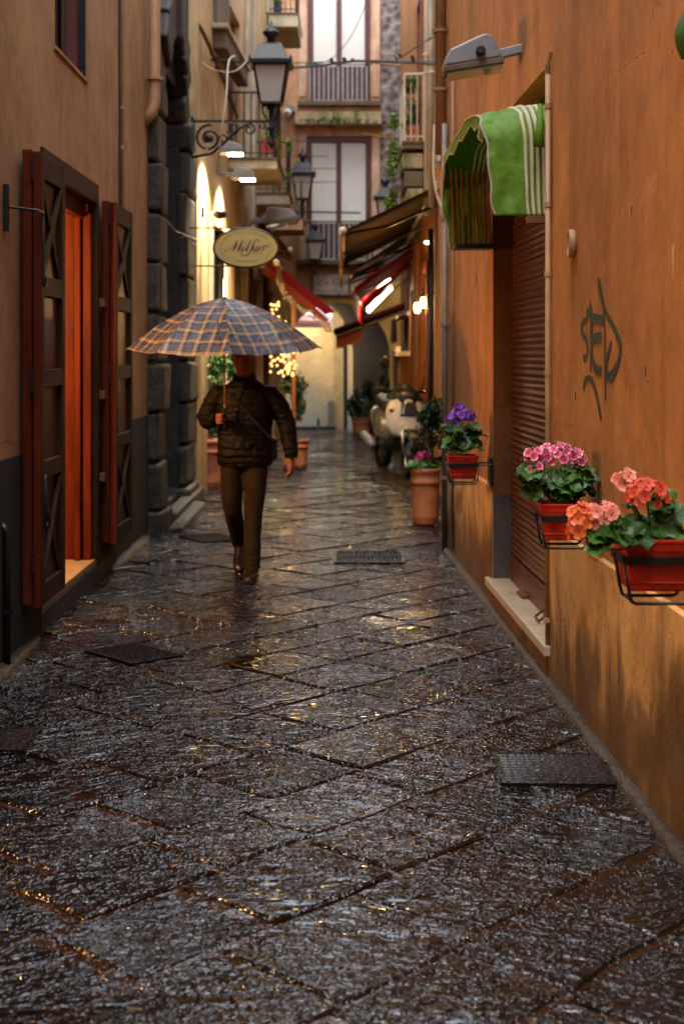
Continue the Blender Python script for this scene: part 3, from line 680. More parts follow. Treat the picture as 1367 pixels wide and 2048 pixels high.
# ------------------------------------------------------------------ RIGHT orange building
rb = thing('orange_building', (2.6, 3, 0), 'orange plastered building on the right with roller shutter door', 'building')
GO = (7.25, 9.35, .17, 3.13)
wall_mb(RWf, -9, 12.2, -.05, H2, (GO,), .155).build('wall', M['ochre'], rb)
def lowwall(s0, s1):
    mb = MB(); n = int((s1-s0)/.12)+1; zt = .775
    def fn(u, v):
        s = s0+(s1-s0)*u
        if v > .97: return RWf(s, -.0005, zt+.012*noise.noise(Vector((s*3, 0, 5)))+.012)
        z = -.05+(zt+.05)*min(1, v/.9); e = -.016-.004*noise.noise(Vector((s*4, z*4, 1)))
        if v > .92: e = -.014
        return RWf(s, e, z if v < .92 else zt+.012*noise.noise(Vector((s*3, 0, 5))))
    mb.grid(fn, n, 12); mb.add([fn(1, j/12) for j in range(13)]+[RWf(s1, 0, fn(1, j/12)[2]) for j in range(13)], [(j, j+1, j+14, j+13) for j in range(12)])
    mb.add([fn(0, j/12) for j in range(13)]+[RWf(s0, 0, fn(0, j/12)[2]) for j in range(13)], [(j, j+1, j+14, j+13) for j in range(12)])
    return mb.build('lower_wall', M['ochre_low'], rb, smooth=False)
lowwall(-9, 7.2); lowwall(9.38, 12.18)
MB().box(9.340, 9.3485, .0, .15, .17, .72, RWf).build('jamb_dado', M['jambgrey'], rb)
MB().box(9.342, 9.3475, .002, .152, .724, 3.12, RWf).build('jamb_plaster', M['jamb'], rb)
shell(M['ochre'], 1.5, 6.5, -9, 12.1, H2, rb, 'x0')
MB().box(9.335, 9.3385, .04, .09, 1.31, 1.44, RWf).build('paint_patch', M['orangewood'], rb)
ms = MB().box(7.17, 9.42, -.045, .15, .118, .172, RWf).build('marble_sill', M['marble'], rb, bevel=.006)
MB().box(7.17, 9.42, -.020, .15, -.03, .116, RWf).build('sill_riser', M['ochre_low'], rb)
rs = thing('roller_shutter', RWf(8.3, .12, .2), 'closed brown corrugated roller shutter in the right wall recess', 'shutter')
prof = [(0, 0), (.012, .006), (.020, .02), (.010, .034), (.004, .04), (.014, .052), (.018, .06), (.010, .072), (.003, .078), (.014, .092), (.018, .10), (.008, .114), (0, .118)]
for k in range(24):
    z0 = .33+k*.118; fn_ = lambda s, q: RWf(s, .135-q[0], z0+q[1])
    m = MB(); m.add([fn_(7.27, q) for q in prof]+[fn_(9.33, q) for q in prof], [(j, j+1, j+14, j+13) for j in range(12)])
    m.build('slat', M['shutter'], rs)
MB().box(7.27, 9.33, .10, .14, .175, .328, RWf).build('bottom_bar', M['shutter'], rs, bevel=.006)
MB().box(7.27, 9.33, .142, .15, .175, 3.13, RWf).build('rear_plate', M['darkred'], rs)
MB().tube([RWf(7.75, .10, .25), RWf(7.75, .03, .19), RWf(7.88, .03, .19), RWf(7.88, .10, .25)], .008, 6).build('handle', M['rust'], rs)
MB().box(8.55, 8.75, .06, .10, .175, .19, RWf).build('lock_plate', M['rust'], rs)
# wall marks: little plaster scars and holes
def WR(x, y):
    s = 1.295/((x-HX)/F+.0325); return s, EYE+(HY-y)/F*s
for i, (x, y, w, h) in enumerate(((1290, 742, .006, .022), (952, 560, .016, .05), (1150, 792, .008, .022), (1345, 520, .010, .06), (1262, 420, .006, .02))):
    s, z = WR(x, y); m = MB(); pts = [(s+w*math.cos(a)*(1+.3*math.sin(3*a)), z+h*math.sin(a)) for a in [k*math.pi/5 for k in range(10)]]
    m.prism(pts, lambda a, b: RWf(a, -.0015, b), lambda a, b: RWf(a, .001, b)); m.build('plaster_hole', M['lavadark'] if i != 3 else M['ochre_low'], rb)

# pipes on the right
pipe('wall_conduit', [RWf(7.19, -.022, -.02), RWf(7.19, -.022, 3.06)], .0135, M['pipe'], 'straight tan conduit pipe standing beside the roller shutter', 'pipe', (.30, 1.55, 2.05, 2.4, 2.9), cr=1.35)
cd = MB().tube([RWf(7.19, -.022, 3.06+.004*k) for k in range(12)], [.012+.004*(k % 2) for k in range(12)], 8); cd.tube([RWf(7.19, -.022, 3.1), RWf(7.18, -.01, 3.17)], .010, 6)
cd.build('flexible_hose', M['pipe2'], bpy.data.objects['wall_conduit'])
pipe('corner_downpipe', [RWf(12.12, -.06, H1-.15), RWf(12.12, -.06, 3.35)], .05, M['pipe2'], 'thick brown downpipe at the top corner of the orange wall', 'pipe', (4.4, 3.9))
pipe('grey_corner_pipe', [RWf(12.05, -.035, 0), RWf(12.05, -.035, 3.6)], .024, M['pipegrey'], 'grey pipe running down the corner of the orange wall', 'pipe', (.6, 1.9, 2.8))
pipe('thin_wall_pipe', [RWf(11.55, -.02, .06), RWf(11.55, -.02, 3.9)], .011, M['pipe2'], 'thin brown pipe on the orange wall behind the purple flowers', 'pipe', (1.0, 1.8, 2.9))
props(MB().lathe([(.0, -.018), (.060, -.018), (.066, -.008), (.066, .012), (.060, .016), (.052, .012), (.048, .008), (0, .008)], 24).build('round_cover_plate', M['pipe'], smooth=False), 'round tan cover plate on the orange wall above the graffiti', 'cap')
o = bpy.data.objects['round_cover_plate']; s, z = WR(1148, 487); o.location = RWf(s, -.016, z); o.rotation_euler = (0, R(-90), R(-1.9))
# graffiti, sprayed paint as thin ribbons of paint on the wall
g = thing('graffiti', RWf(6.0, -.003, 1.7), 'dark green spray painted tag on the orange wall', 'graffiti')
def catmull(pts, n=8):
    out = []
    for i in range(len(pts)-1):
        p0, p1, p2, p3 = pts[max(i-1, 0)], pts[i], pts[i+1], pts[min(i+2, len(pts)-1)]
        for k in range(n):
            t = k/n; out.append(tuple(.5*((2*b)+(-a+c)*t+(2*a-5*b+4*c-d)*t*t+(-a+3*b-3*c+d)*t**3) for a, b, c, d in zip(p0, p1, p2, p3)))
    out.append(tuple(pts[-1])); return out
def stroke(mb, pts, w, f, taper=True, n=8):
    """pts (u,v[,wk]) in plane coords; f(u,v)->3D"""
    ps = catmull([(p[0], p[1], p[2] if len(p) > 2 else 1) for p in pts], n); m = len(ps); L, Rr = [], []
    for i, p in enumerate(ps):
        a = ps[max(i-1, 0)]; b = ps[min(i+1, m-1)]; dx, dy = b[0]-a[0], b[1]-a[1]; l = math.hypot(dx, dy) or 1
        k = w*p[2]*(.5 if taper and i in (0, m-1) else 1)/2
        L.append(f(p[0]-dy/l*k, p[1]+dx/l*k)); Rr.append(f(p[0]+dy/l*k, p[1]-dx/l*k))
    mb.add(L+Rr, [(i, i+1, m+i+1, m+i) for i in range(m-1)])
gs = [([(800, 585), (776, 600), (768, 650), (795, 700), (805, 750), (790, 815), (777, 790)], .03), ([(818, 460), (822, 600), (820, 890)], .022), ([(797, 560), (826, 525), (835, 572), (895, 588)], .045),
      ([(828, 600), (828, 780), (850, 870), (885, 885)], .045), ([(832, 700), (885, 682)], .045), ([(868, 345, 1.3), (880, 420, 1.2), (910, 540, .8), (965, 640), (995, 740), (985, 830), (945, 915, 1.4), (918, 900), (915, 830), (945, 710, .6)], .034),
      ([(893, 480), (905, 650), (908, 850), (910, 1060)], .018), ([(782, 1000), (790, 945), (812, 925), (835, 950), (860, 1030), (885, 1170)], .026)]
for i, (pp, w) in enumerate(gs):
    q = []
    for p in pp: s, z = WR(900+p[0]/2.927, 440+p[1]/2.927); q.append((s, z, p[2] if len(p) > 2 else 1))
    mb = MB(); stroke(mb, q, w, lambda a, b: RWf(a, -.0020-.0004*i, b)); mb.build('paint_stroke', M['graffiti'], g)

cbk = thing('rear_light_blocker', (0, -12, 0), 'added unseen block behind the camera that limits frontal light', 'building')  # added out of view to cut the frontal light on the man
MB().box(-6, 6, -14, -12, -.05, 9.5).build('wall', M['tan'], cbk)
# ------------------------------------------------------------------ RIGHT row beyond the orange building
r2 = thing('restaurant_building', (3, 20, 0), 'restaurant building on the right beyond the orange wall', 'building')
rops = [(14.2, 15.6, 0, 2.6), (18.8, 20.3, 0, 2.9), (21.4, 23.2, 0, 2.8), (20.2, 21.3, 4.7, 6.9)]
wall_mb(R2f, 12.2, 28.0, -.05, 9.0, rops, .3).build('wall', M['ochre'], r2)
shell(M['cream'], 1.47, 6.5, 12.35, 28, 9.0, r2, 'x0')
for (a, b, c, e) in rops:
    fr = MB().box(a, a+.12, -.04, .12, c, e, R2f).box(b-.12, b, -.04, .12, c, e, R2f).box(a+.12, b-.12, -.04, .12, e-.14, e, R2f)
    w = fr.build('door_frame', M['orangewood'], r2, bevel=.008); MB().box(a+.12, b-.12, .14, .15, c, e-.14, R2f).build('pane', M['darkglass'], w)
for s in (20.35, 21.15): MB().box(s, s+.12, -.09, -.042, .0, 3.3, R2f).build('wooden_post', M['orangewood'], r2, bevel=.01)
for s, m in ((15.9, 'creampipe'), (16.6, 'creampipe'), (17.3, 'slab')): MB().box(s, s+.14, -.04, -.001, 3.9, 8.95, R2f).build('pilaster', M[m], r2, bevel=.01)
pipe('black_drainpipe', [(1.10, 17.6, 0), (1.10, 17.6, 3.2)], .034, M['black'], 'black drainpipe on the restaurant wall behind the scooter', 'pipe', (1.0, 2.4))
pipe('cream_pipe', [(1.06, 16.9, 3.4), (1.06, 16.9, 8.95)], .035, M['creampipe'], 'cream pipe rising on the upper right wall', 'pipe', (5, 6.5), 'cream pipes on the upper right wall')
pipe('cream_pipe', [(1.06, 17.8, 3.4), (1.06, 17.8, 8.95)], .035, M['creampipe'], 'second cream pipe beside the balcony plants', 'pipe', (5.4, 7), 'cream pipes on the upper right wall')
bal = balcony('rusty railed balcony crowded with potted plants on the right', 1.15, .84, 20.0, 21.5, 4.62, .08, .98, M['slabdark'], 3, None, M['creampipe'], -1)
for k, (w, z) in enumerate(((.30, 4.36), (.27, 4.1), (.24, 3.86))): MB().box(1.15-w, 1.149, 20.06, 21.4, z-.09, z+.13).build('corbel', M['mossy' if k != 1 else 'slabdark'], bal, bevel=.02)

# ------------------------------------------------------------------ FACADE that closes the alley
fb = thing('facade_building', (0, FY+.3, 0), 'peach facade with tall windows closing the end of the alley', 'building')
UW = (fx(615), fx(740), 6.60, 9.7); LWn = (fx(612), fx(742), 3.46, 5.95)
wall_mb(FAf, -1.3, fx(760), 3.1, 9.6, (UW, LWn), .35).build('wall', M['peach'], fb)
wall_mb(lambda s, d, z: FAf(s, d+.05, z), fx(760)+.003, 1.6, 3.1, 9.6, (), .3).build('rough_wall', M['tuff'], fb)
ax, ar, az = fx(675), 1.014, 1.66
def archz(x, c=ax, r=ar, z=az, k=1.0): 
    q = r*r-(x-c)**2; return z+k*math.sqrt(max(0, q))
lowm = MB(); NA = 28
xs = [-1.3]+[ax-ar*math.cos(math.pi*k/NA) for k in range(NA+1)]+[1.15]
for i in range(len(xs)-1):
    a, b = xs[i], xs[i+1]; za = archz(a) if 0 < i <= NA else -.05; zb = archz(b) if i+1 >= 1 and i < NA+1 else -.05
    if i == 0 or i == NA+1: za = zb = -.05
    lowm.add([FAf(a, 0, za), FAf(b, 0, zb), FAf(b, 0, 3.097), FAf(a, 0, 3.097)], [(0, 1, 2, 3)])
lowm.build('lower_wall', M['yellow'], fb)
# vaulted passage, narrowing to the right
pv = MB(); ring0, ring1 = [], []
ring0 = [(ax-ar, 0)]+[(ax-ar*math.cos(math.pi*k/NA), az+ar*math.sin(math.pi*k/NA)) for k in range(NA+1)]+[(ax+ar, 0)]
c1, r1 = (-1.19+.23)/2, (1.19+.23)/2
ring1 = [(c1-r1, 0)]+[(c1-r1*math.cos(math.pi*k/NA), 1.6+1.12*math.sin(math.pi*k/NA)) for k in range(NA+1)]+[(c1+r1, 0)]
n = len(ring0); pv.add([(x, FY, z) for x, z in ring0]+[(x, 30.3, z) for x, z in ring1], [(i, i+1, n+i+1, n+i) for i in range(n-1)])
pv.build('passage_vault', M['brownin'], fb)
MB().box(-1.3, 2.0, 30.32, 30.5, 2.75, 3.2).box(.24, 3, 30.32, 30.5, -.05, 2.75).build('passage_rear_wall', M['palewall'], fb)
MB().box(-1.3, 1.6, FY+.37, FY+.42, 3.2, 9.6).build('leak_stop_plate', M['slabdark'], fb)  # added plate behind the windows, keeps sky light from leaking past the blinds
MB().box(-1.3, 1.6, FY+.36, 30.5, 3.2, 3.3).build('passage_roof', M['slabdark'], fb)
def wincase(label_nm, x0, x1, z0, z1, par):
    o = MB().box(x0, x0+.09, .05, .13, z0, z1, FAf).box(x1-.09, x1, .05, .13, z0, z1, FAf).box(x0+.09, x1-.09, .05, .13, z1-.11, z1, FAf).box((x0+x1)/2-.045, (x0+x1)/2+.045, .04, .13, z0, z1-.11, FAf).build('window_frame', M['windowwood'], par, bevel=.008)
    for a, b in ((x0+.10, (x0+x1)/2-.05), ((x0+x1)/2+.05, x1-.10)): MB().box(a, b, .10, .12, z0, z1-.12, FAf).build('blind', M['blind'], o)
wincase('', UW[0]+.01, UW[1]-.01, UW[2], UW[3], fb); wincase('', LWn[0]+.01, LWn[1]-.01, LWn[2], LWn[3], fb)
for x in (fx(597), fx(744)):
    MB().box(x, x+.15, -.03, -.001, 6.72, 9.55, FAf).build('window_trim', M['peach2'], fb, bevel=.01); MB().box(x, x+.15, -.03, -.001, 3.5, 5.98, FAf).build('window_trim', M['peach2'], fb, bevel=.01)
MB().box(fx(590), fx(762), -.33, -.001, fz(254), fz(228), FAf).build('mossy_lintel', M['mossy'], fb, bevel=.02)
MB().box(fx(594), fx(760), -.25, -.002, fz(227), fz(216), FAf).build('moulding', M['peach'], fb, bevel=.02)
def railing(x0, x1, zb, zt, label, n=13):
    t = thing('window_railing', FAf((x0+x1)/2, -.3, zb), label, 'railing')
    MB().box(x0-.2, x1+.22, -.38, -.003, zb-.10, zb-.01, FAf).build('slab', M['slabdark'], t, bevel=.01)
    MB().tube([FAf(x0-.05, -.3, zt+.03), FAf(x1+.05, -.3, zt+.03)], .018, 6).build('handrail', M['green_door'], t)
    MB().box(x0, x1, -.27, -.262, zb+.02, zt, FAf).build('backing_sheet', M['black'], t)
    w = (x1-x0)/n
    for i in range(n): MB().box(x0+i*w+.012, x0+(i+1)*w-.035, -.30, -.275, zb+.01, zt-.01, FAf).build('slat', M['slat'], t)
railing(fx(616), fx(738), fz(207), fz(138), 'upper window railing of pale slats on the peach facade')
railing(fx(613), fx(745), fz(521), fz(449), 'lower window railing of pale slats above the shop sign')
# beyond the arch
pw = thing('yard_wall', (-.9, 31.6, 0), 'pale yellow wall beyond the archway with grey damp patches', 'wall')
MB().box(-3.2, -.20, 31.5, 31.8, -.05, 2.24).build('wall_face', M['palewall'], pw); MB().box(-3.2, -.14, 31.32, 31.49, -.05, .06).build('wall_foot', M['lavadark'], pw)
MB().box(-.20, .03, 31.38, 31.8, -.05, 2.7).build('pilaster', M['cream'], pw, bevel=.01); MB().box(.032, .12, 31.45, 31.8, -.05, 2.7).build('door_slit', M['green_door'], pw); MB().box(.123, .9, 31.40, 31.8, -.05, 2.7).build('end_wall', M['palewall'], pw)
MB().box(-.31, -.18, 31.33, 31.375, 0.0, .62).build('grey_stain_post', M['pipegrey'], pw)
props(MB().lathe([(.035, -.02), (.035, .22), (.02, .25), (0, .25)], 10, (-.52, 31.2, 0)).build('bollard', M['green_door']), 'small dark bollard in front of the pale yellow wall', 'bollard')
ph = thing('pink_house', (-.8, 41, 0), 'pink house with brown roof seen over the pale wall through the archway', 'building')
MB().box(-3, -.32, 40, 42, -.05, 2.75).build('wall', M['pink'], ph); MB().add([(-3, 39.8, 2.75), (-.3, 39.8, 2.55), (-.3, 42, 2.7), (-3, 42, 3.2), (-3, 39.8, 2.66), (-.3, 39.8, 2.46)], [(0, 1, 2, 3), (0, 4, 5, 1)]).build('roof', M['clay_tile'], ph)
MB().box(-.30, .6, 40.5, 42, -.05, 4.2).build('side_wall', M['slab'], ph); MB().box(-.20, .06, 40.45, 40.49, 2.3, 2.85).build('window', M['blind'], ph)
yl = bpy.data.lights.new('yard_fill_light', 'POINT'); yl.energy = 24; yl.color = (1, .80, .50); yl.shadow_soft_size = .15
ylo = bpy.data.objects.new('yard_fill_light', yl); COL.objects.link(ylo); ylo.location = (-1.0, 30.75, 2.35)  # added lamp, hidden from the camera, brightens the yard wall
yt = thing('yard_fill_lamp', (-1.0, 30.6, 2.5), 'added hidden lamp that brightens the pale wall behind the archway', 'lamp'); MB().lathe([(.03, .12), (.13, .02), (.15, 0)], 12, (-1.0, 30.7, 2.5)).build('lamp_shade', M['black'], yt); MB().tube([(-1.0, 30.5, 2.66), (-1.0, 30.7, 2.64)], .015, 6).build('lamp_arm', M['black'], yt)
# ------------------------------------------------------------------ street lanterns
def lantern(loc, k, label, post_down=.5, group='black four-sided street lanterns'):
    """k = size factor; loc = centre of the underside of the glass cage"""
    t = thing('street_lantern', (0, 0, 0), label, 'lantern', group)
    b, tp, h = .115*k, .185*k, .42*k
    fr = MB()
    for i in (-1, 1):
        for j in (-1, 1): fr.bar((i*b, j*b, 0), (i*tp, j*tp, h), .02*k, .02*k)
    for a, z in ((b, 0), (tp, h)):
        for i in (-1, 1): fr.bar((-a-.01, i*a, z), (a+.01, i*a, z), .022*k, .022*k); fr.bar((i*a, -a, z), (i*a, a, z), .022*k, .022*k)
    fr.build('cage_frame', M['black'], t)
    for i, j in ((0, -1), (0, 1), (-1, 0), (1, 0)):
        if i == 0: c = [(-b*.93, j*b, .01), (b*.93, j*b, .01), (tp*.93, j*tp, h-.01), (-tp*.93, j*tp, h-.01)]
        else: c = [(i*b, -b*.93, .01), (i*b, b*.93, .01), (i*tp, tp*.93, h-.01), (i*tp, -tp*.93, h-.01)]
        MB().add(c, [(0, 1, 2, 3)]).build('glass_pane', M['frost'], t)
    c8 = lambda a, z: [(-a, -a, z), (a, -a, z), (a, a, z), (-a, a, z)]
    MB().rings([c8(.235*k, h-.005), c8(.24*k, h+.045*k), c8(.195*k, h+.06*k), c8(.13*k, h+.22*k), c8(.10*k, h+.25*k)]).build('roof', M['black'], t, bevel=.006)
    MB().lathe([(.05*k, h+.24*k), (.045*k, h+.31*k), (.10*k, h+.37*k), (.085*k, h+.39*k), (.03*k, h+.44*k), (.012*k, h+.50*k), (0, h+.52*k)], 14).build('finial', M['black'], t, smooth=True)
    for i in (-1, 1):
        for j in (-1, 1): MB().lathe([(.022*k, 0), (.018*k, .04*k), (0, .08*k)], 6, (i*.225*k, j*.225*k, h+.02*k)).build('corner_knob', M['black'], t)
    for i in (-1, 1):
        pts = [(i*(.02+.10*math.sin(a)*1)*k, 0, (-.02-.16*(a/2.6))*k) for a in [q*2.6/8 for q in range(9)]]
        MB().tube([(i*.095*k, 0, -.01), (i*.09*k, 0, -.10*k), (i*.05*k, 0, -.17*k), (i*.02*k, 0, -.2*k)], .011*k, 6).build('scroll', M['black'], t)
    MB().lathe([(.03*k, 0), (.055*k, -.03*k), (.03*k, -.07*k), (.028*k, -.25*k), (.045*k, -.28*k), (.022*k, -.31*k), (.022*k, -post_down*.8), (.04*k, -post_down*.86), (0, -post_down)], 12).build('stem', M['black'], t, smooth=True)
    t.location = loc; return t
def spiral(c, r0, r1, a0, a1, n=22): return [(c[0]+(r0+(r1-r0)*i/n)*math.cos(a0+(a1-a0)*i/n), c[1], c[2]+(r0+(r1-r0)*i/n)*math.sin(a0+(a1-a0)*i/n)) for i in range(n+1)]
L1p = P(542, 208, 15.9)
lantern(L1p, 1.0, 'largest black street lantern on the scrolled bracket of the cream building', .52)
br = thing('lantern_bracket', (L2X(16.8), 15.9, 4.27), 'ornate black scrolled iron bracket carrying the largest lantern', 'bracket')
xw = -1.655; zb = EYE+(HY-243)/F*15.9; yb = 15.9
MB().box(xw-.01, L1p.x+.03, yb-.015, yb+.015, zb-.015, zb+.015).build('arm', M['black'], br)
MB().box(xw-.03, xw, yb-.03, yb+.03, zb-.42, zb+.05).build('wall_bar', M['black'], br)
MB().tube([(xw-.01, yb, zb-.40), (xw+.2, yb, zb-.36), (xw+.36, yb, zb-.22), (xw+.50, yb, zb-.08), (xw+.62, yb, zb-.03)], .017, 6).build('brace', M['black'], br, smooth=True)
for c, r0, r1, a0, a1, w in (((xw+.17, yb, zb-.19), .155, .05, R(80), R(80+520), .017), ((xw+.44, yb, zb-.075), .075, .02, R(-150), R(-150+430), .012), ((xw+.33, yb, zb-.20), .06, .02, R(200), R(-160), .011), ((xw+.62, yb, zb-.09), .07, .02, R(90), R(-300), .012), ((xw+.76, yb, zb-.05), .04, .015, R(90), R(-250), .010)):
    MB().tube(spiral(c, r0, r1, a0, a1), w, 6).build('scroll', M['black'], br, smooth=True)
MB().sphere((xw+.17, yb, zb-.19), .05, .025, .05).build('rosette', M['black'], br, smooth=True)
L2p = P(605, 398, 26.6); lantern(L2p, 1.02, 'middle-distance black lantern hanging in front of the white blind', .58)
props(MB().tube([(L2X(26.6), 26.6, L2p.z-.24), (L2p.x, 26.6, L2p.z-.24)], .014, 6).build('iron_bracket', M['black']), 'plain iron arm holding the middle lantern', 'arm')
L3p = P(630, 519, 27.3); lantern(L3p, .80, 'smallest black lantern low in front of the lower window railing', .3)
props(MB().tube([(L3p.x, FY-.28, L3p.z+.7), (L3p.x, 27.3, L3p.z+.62), (L3p.x, 27.3, L3p.z+.5)], .012, 6).build('lantern_hanger', M['black']), 'iron hanger of the smallest lantern', 'hanger')
L4p = P(770, 440, 25.0); lantern(L4p, .85, 'black lantern half hidden behind the brown striped awning', .3)
props(MB().tube([(1.15, 25, L4p.z-.02), (L4p.x, 25, L4p.z-.02)], .016, 6).build('iron_bracket', M['black']), 'iron arm of the lantern behind the brown awning', 'arm')

# ------------------------------------------------------------------ floodlights
def floodlight(tip, base, label, lit, k=1.0, w=.24, rot=0, armx=None):
    """side profile in X-Z; tip = (x,z) of nose, base = (x,z) at wall end. Local: nose at -x"""
    t = thing('floodlight', (0, 0, 0), label, 'floodlight', 'grey floodlight heads over the alley')
    L = .33*k
    prof = [(0, .0), (.012, .045), (.05, .09), (.2, .135), (.26, .15), (.30, .13), (.33, .03), (.33, 0)]
    prof = [(x*k, z*k) for x, z in prof]
    MB().prism(prof, lambda x, z: (x, -w/2*k, z), lambda x, z: (x, w/2*k, z)).build('housing', M['grey'], t, bevel=.012)
    MB().box(.0, L+.01, -w/2*k-.006, w/2*k+.006, -.035*k, -.001).build('lens_frame', M['grey' if lit else 'slabdark'], t, bevel=.006)
    MB().box(.015*k if not lit else .01*k, (.33 if not lit else .22)*k, -w/2*k+.01, w/2*k-.01, -.05*k, -.036*k).build('lens', M['flood'] if lit else M['paleglass'], t)
    MB().bar((L*.95, 0, .035*k), (armx or L*1.35, 0, .05*k), .07*k, .05*k).build('arm', M['grey'], t, bevel=.006)
    kb = MB().lathe([(.0, 0), (.028*k, 0), (.028*k, .03*k), (.02*k, .05*k), (0, .05*k)], 12).build('knob', M['blackplastic'], t)
    kb.location = (.215*k, -w/2*k, .05*k); kb.rotation_euler = (R(90), 0, 0)
    return t
f1 = floodlight(0, 0, 'large unlit grey floodlight on the orange wall above the green awning', False, 1.0, armx=.475)
p = P(885, 140, 8.2); f1.location = (p.x, 8.2, p.z); f1.rotation_euler = (0, R(-9), 0)
f2 = floodlight(0, 0, 'lit grey floodlight just under the scrolled lantern bracket', True, .85, armx=.42)
p = P(487, 303, 17.0); f2.location = (p.x, 17.0, p.z); f2.rotation_euler = (0, 0, R(180)) 
f3 = floodlight(0, 0, 'lower lit grey floodlight with a black knob on the cream wall', True, .90, armx=.50)
p = P(511, 354, 18.6); f3.location = (p.x, 18.6, p.z); f3.rotation_euler = (0, 0, R(180))
f4 = floodlight(0, 0, 'farther grey floodlight with pale lens above the mustard awning', False, 1.5, armx=.9)
p = P(595, 436, 21.8); f4.location = (p.x, 21.8, p.z); f4.rotation_euler = (0, R(10), R(180))
for f, e, xo in ((f2, 34, -.40), (f3, 34, -.36)):
    l = bpy.data.lights.new('flood_light', 'SPOT'); l.energy = e*6; l.spot_size = R(120); l.spot_blend = .6; l.color = (1, .86, .58); l.shadow_soft_size = .05
    o = bpy.data.objects.new('flood_light', l); COL.objects.link(o); o.location = (f.location.x-.13, f.location.y, f.location.z-.09); o.rotation_euler = (0, R(22), 0)
    l = bpy.data.lights.new('flood_spill', 'SPOT'); l.energy = e*9; l.spot_size = R(50); l.spot_blend = .7; l.color = (1, .88, .6); l.shadow_soft_size = .02
    o = bpy.data.objects.new('flood_spill', l); COL.objects.link(o); o.location = (f.location.x+xo+.12, f.location.y, f.location.z-.07); o.rotation_euler = (0, R(10), 0)
# round black spotlight and security camera
p = P(440, 428, 16.9); t = thing('spotlight', p, 'round black spotlight on a short arm above the oval sign', 'spotlight')
MB().sphere(p, .085, .085, .065).build('head', M['blackplastic'], t, smooth=True); MB().tube([(L2X(16.9), 16.9, p.z+.02), (p.x, 16.9, p.z)], .012, 6).build('arm', M['creampipe'], t); MB().box(L2X(16.9)-.002, L2X(16.9)+.03, 16.86, 16.94, p.z-.04, p.z+.08).build('wall_mount', M['blackplastic'], t)
p = P(574, 226, 27.8); t = thing('security_camera', p, 'white dome security camera on the peach facade', 'camera')
MB().sphere(p, .09).build('dome', M['white_cam'], t, smooth=True); MB().box(p.x-.02, p.x+.14, 27.8, 27.99, p.z+.03, p.z+.15).build('mount', M['grey'], t); MB().sphere((p.x, p.y-.07, p.z-.01), .035).build('lens', M['blackplastic'], t, smooth=True)

# ------------------------------------------------------------------ text helper
def text_mesh(body, size, mat, parent, loc, rot=(R(90), 0, 0), shear=0, spacing=1, extr=.0008, name='lettering', align='CENTER', off=0):
    cu = bpy.data.curves.new('t', 'FONT'); cu.body = body; cu.size = size; cu.shear = shear; cu.space_character = spacing; cu.extrude = extr; cu.align_x = align; cu.resolution_u = 3; cu.offset = off
    o = bpy.data.objects.new('t', cu); COL.objects.link(o)
    dg = bpy.context.evaluated_depsgraph_get(); me = bpy.data.meshes.new_from_object(o.evaluated_get(dg)); bpy.data.objects.remove(o)
    me.materials.clear(); me.materials.append(mat)
    q = bpy.data.objects.new(name, me); COL.objects.link(q); q.parent = parent; q.location = Vector(loc)-Vector(root_of(parent).location); q.rotation_euler = rot; return q
# oval shop sign
DS = 15.9; sc_ = P(492, 496, DS)
sg = thing('oval_sign', sc_, 'oval cream shop sign hanging over the umbrella from two rods', 'sign')
EA, EB = .365, .222
el = lambda a, b, y, n=48: [(sc_.x+a*math.cos(2*math.pi*k/n), y, sc_.z+b*math.sin(2*math.pi*k/n)) for k in range(n)]
MB().rings([el(EA-.015, EB-.015, DS-.022), el(EA-.015, EB-.015, DS+.022)]).build('board', M['signgold'], sg)
MB().tube(el(EA-.005, EB-.005, DS), .016, 6, closed=True).build('rim', M['darkred'], sg)
def sgp(px, py): return (sc_.x+(px-492)/F*DS, sc_.z-(py-496)/F*DS)
def crop2(x, y): return sgp(420+x/9.4276, 450+y/9.4316)
ln = MB(); 
for st_, w in (([(275, 470, 1.6), (300, 492), (360, 470), (440, 390), (520, 290, .6)], .005), ([(520, 285, .7), (480, 400, 2), (430, 480, 1.2), (410, 490, .6)], .010), ([(430, 490, .5), (520, 400), (600, 290, .7)], .004), ([(625, 285, .6), (575, 400, 2), (530, 470, 1.6), (540, 492, .7), (590, 450, .5)], .010),
               ([(640, 395, .8), (605, 470, 1.8), (615, 492), (660, 440, .5)], .009), ([(780, 285, 1.2), (720, 400, 1.8), (680, 470, 1.8), (690, 495), (740, 440, .5)], .010), ([(920, 310, 2), (900, 280), (860, 290, 1), (800, 420, 1.8), (740, 540, 1.4), (660, 580), (600, 565), (580, 530), (610, 505, .6)], .009),
               ([(840, 400, .8), (815, 470, 1.8), (840, 492), (890, 420, .6)], .009), ([(910, 395, 1), (870, 470, 1.8), (890, 492), (940, 430, .5)], .009), ([(960, 395, 1), (925, 490, 1.8)], .009), ([(940, 450, .5), (1010, 395), (1045, 400)], .005), ([(1035, 390, 1), (990, 490, 1.8)], .010), ([(1010, 440, .5), (1060, 390), (1095, 395, 2), (1100, 420, 1.5)], .006)):
    stroke(ln, [(*crop2(p[0], p[1]), p[2] if len(p) > 2 else 1) for p in st_], w, lambda a, b: (a, DS-.0235, b), n=6)
q = crop2(672, 338); ln.add([(q[0]+.009*math.cos(a), DS-.0235, q[1]+.009*math.sin(a)) for a in [k*math.pi/4 for k in range(8)]], [tuple(range(8))])
ln.build('script_lettering', M['ink'], sg)
ring = MB(); ring.tube([(sc_.x+(EA-.085)*math.cos(a), DS-.0228, sc_.z-.0+(EB-.05)*math.sin(a)) for a in [R(38)-k*R(78)/14 for k in range(15)]], .0018, 4)
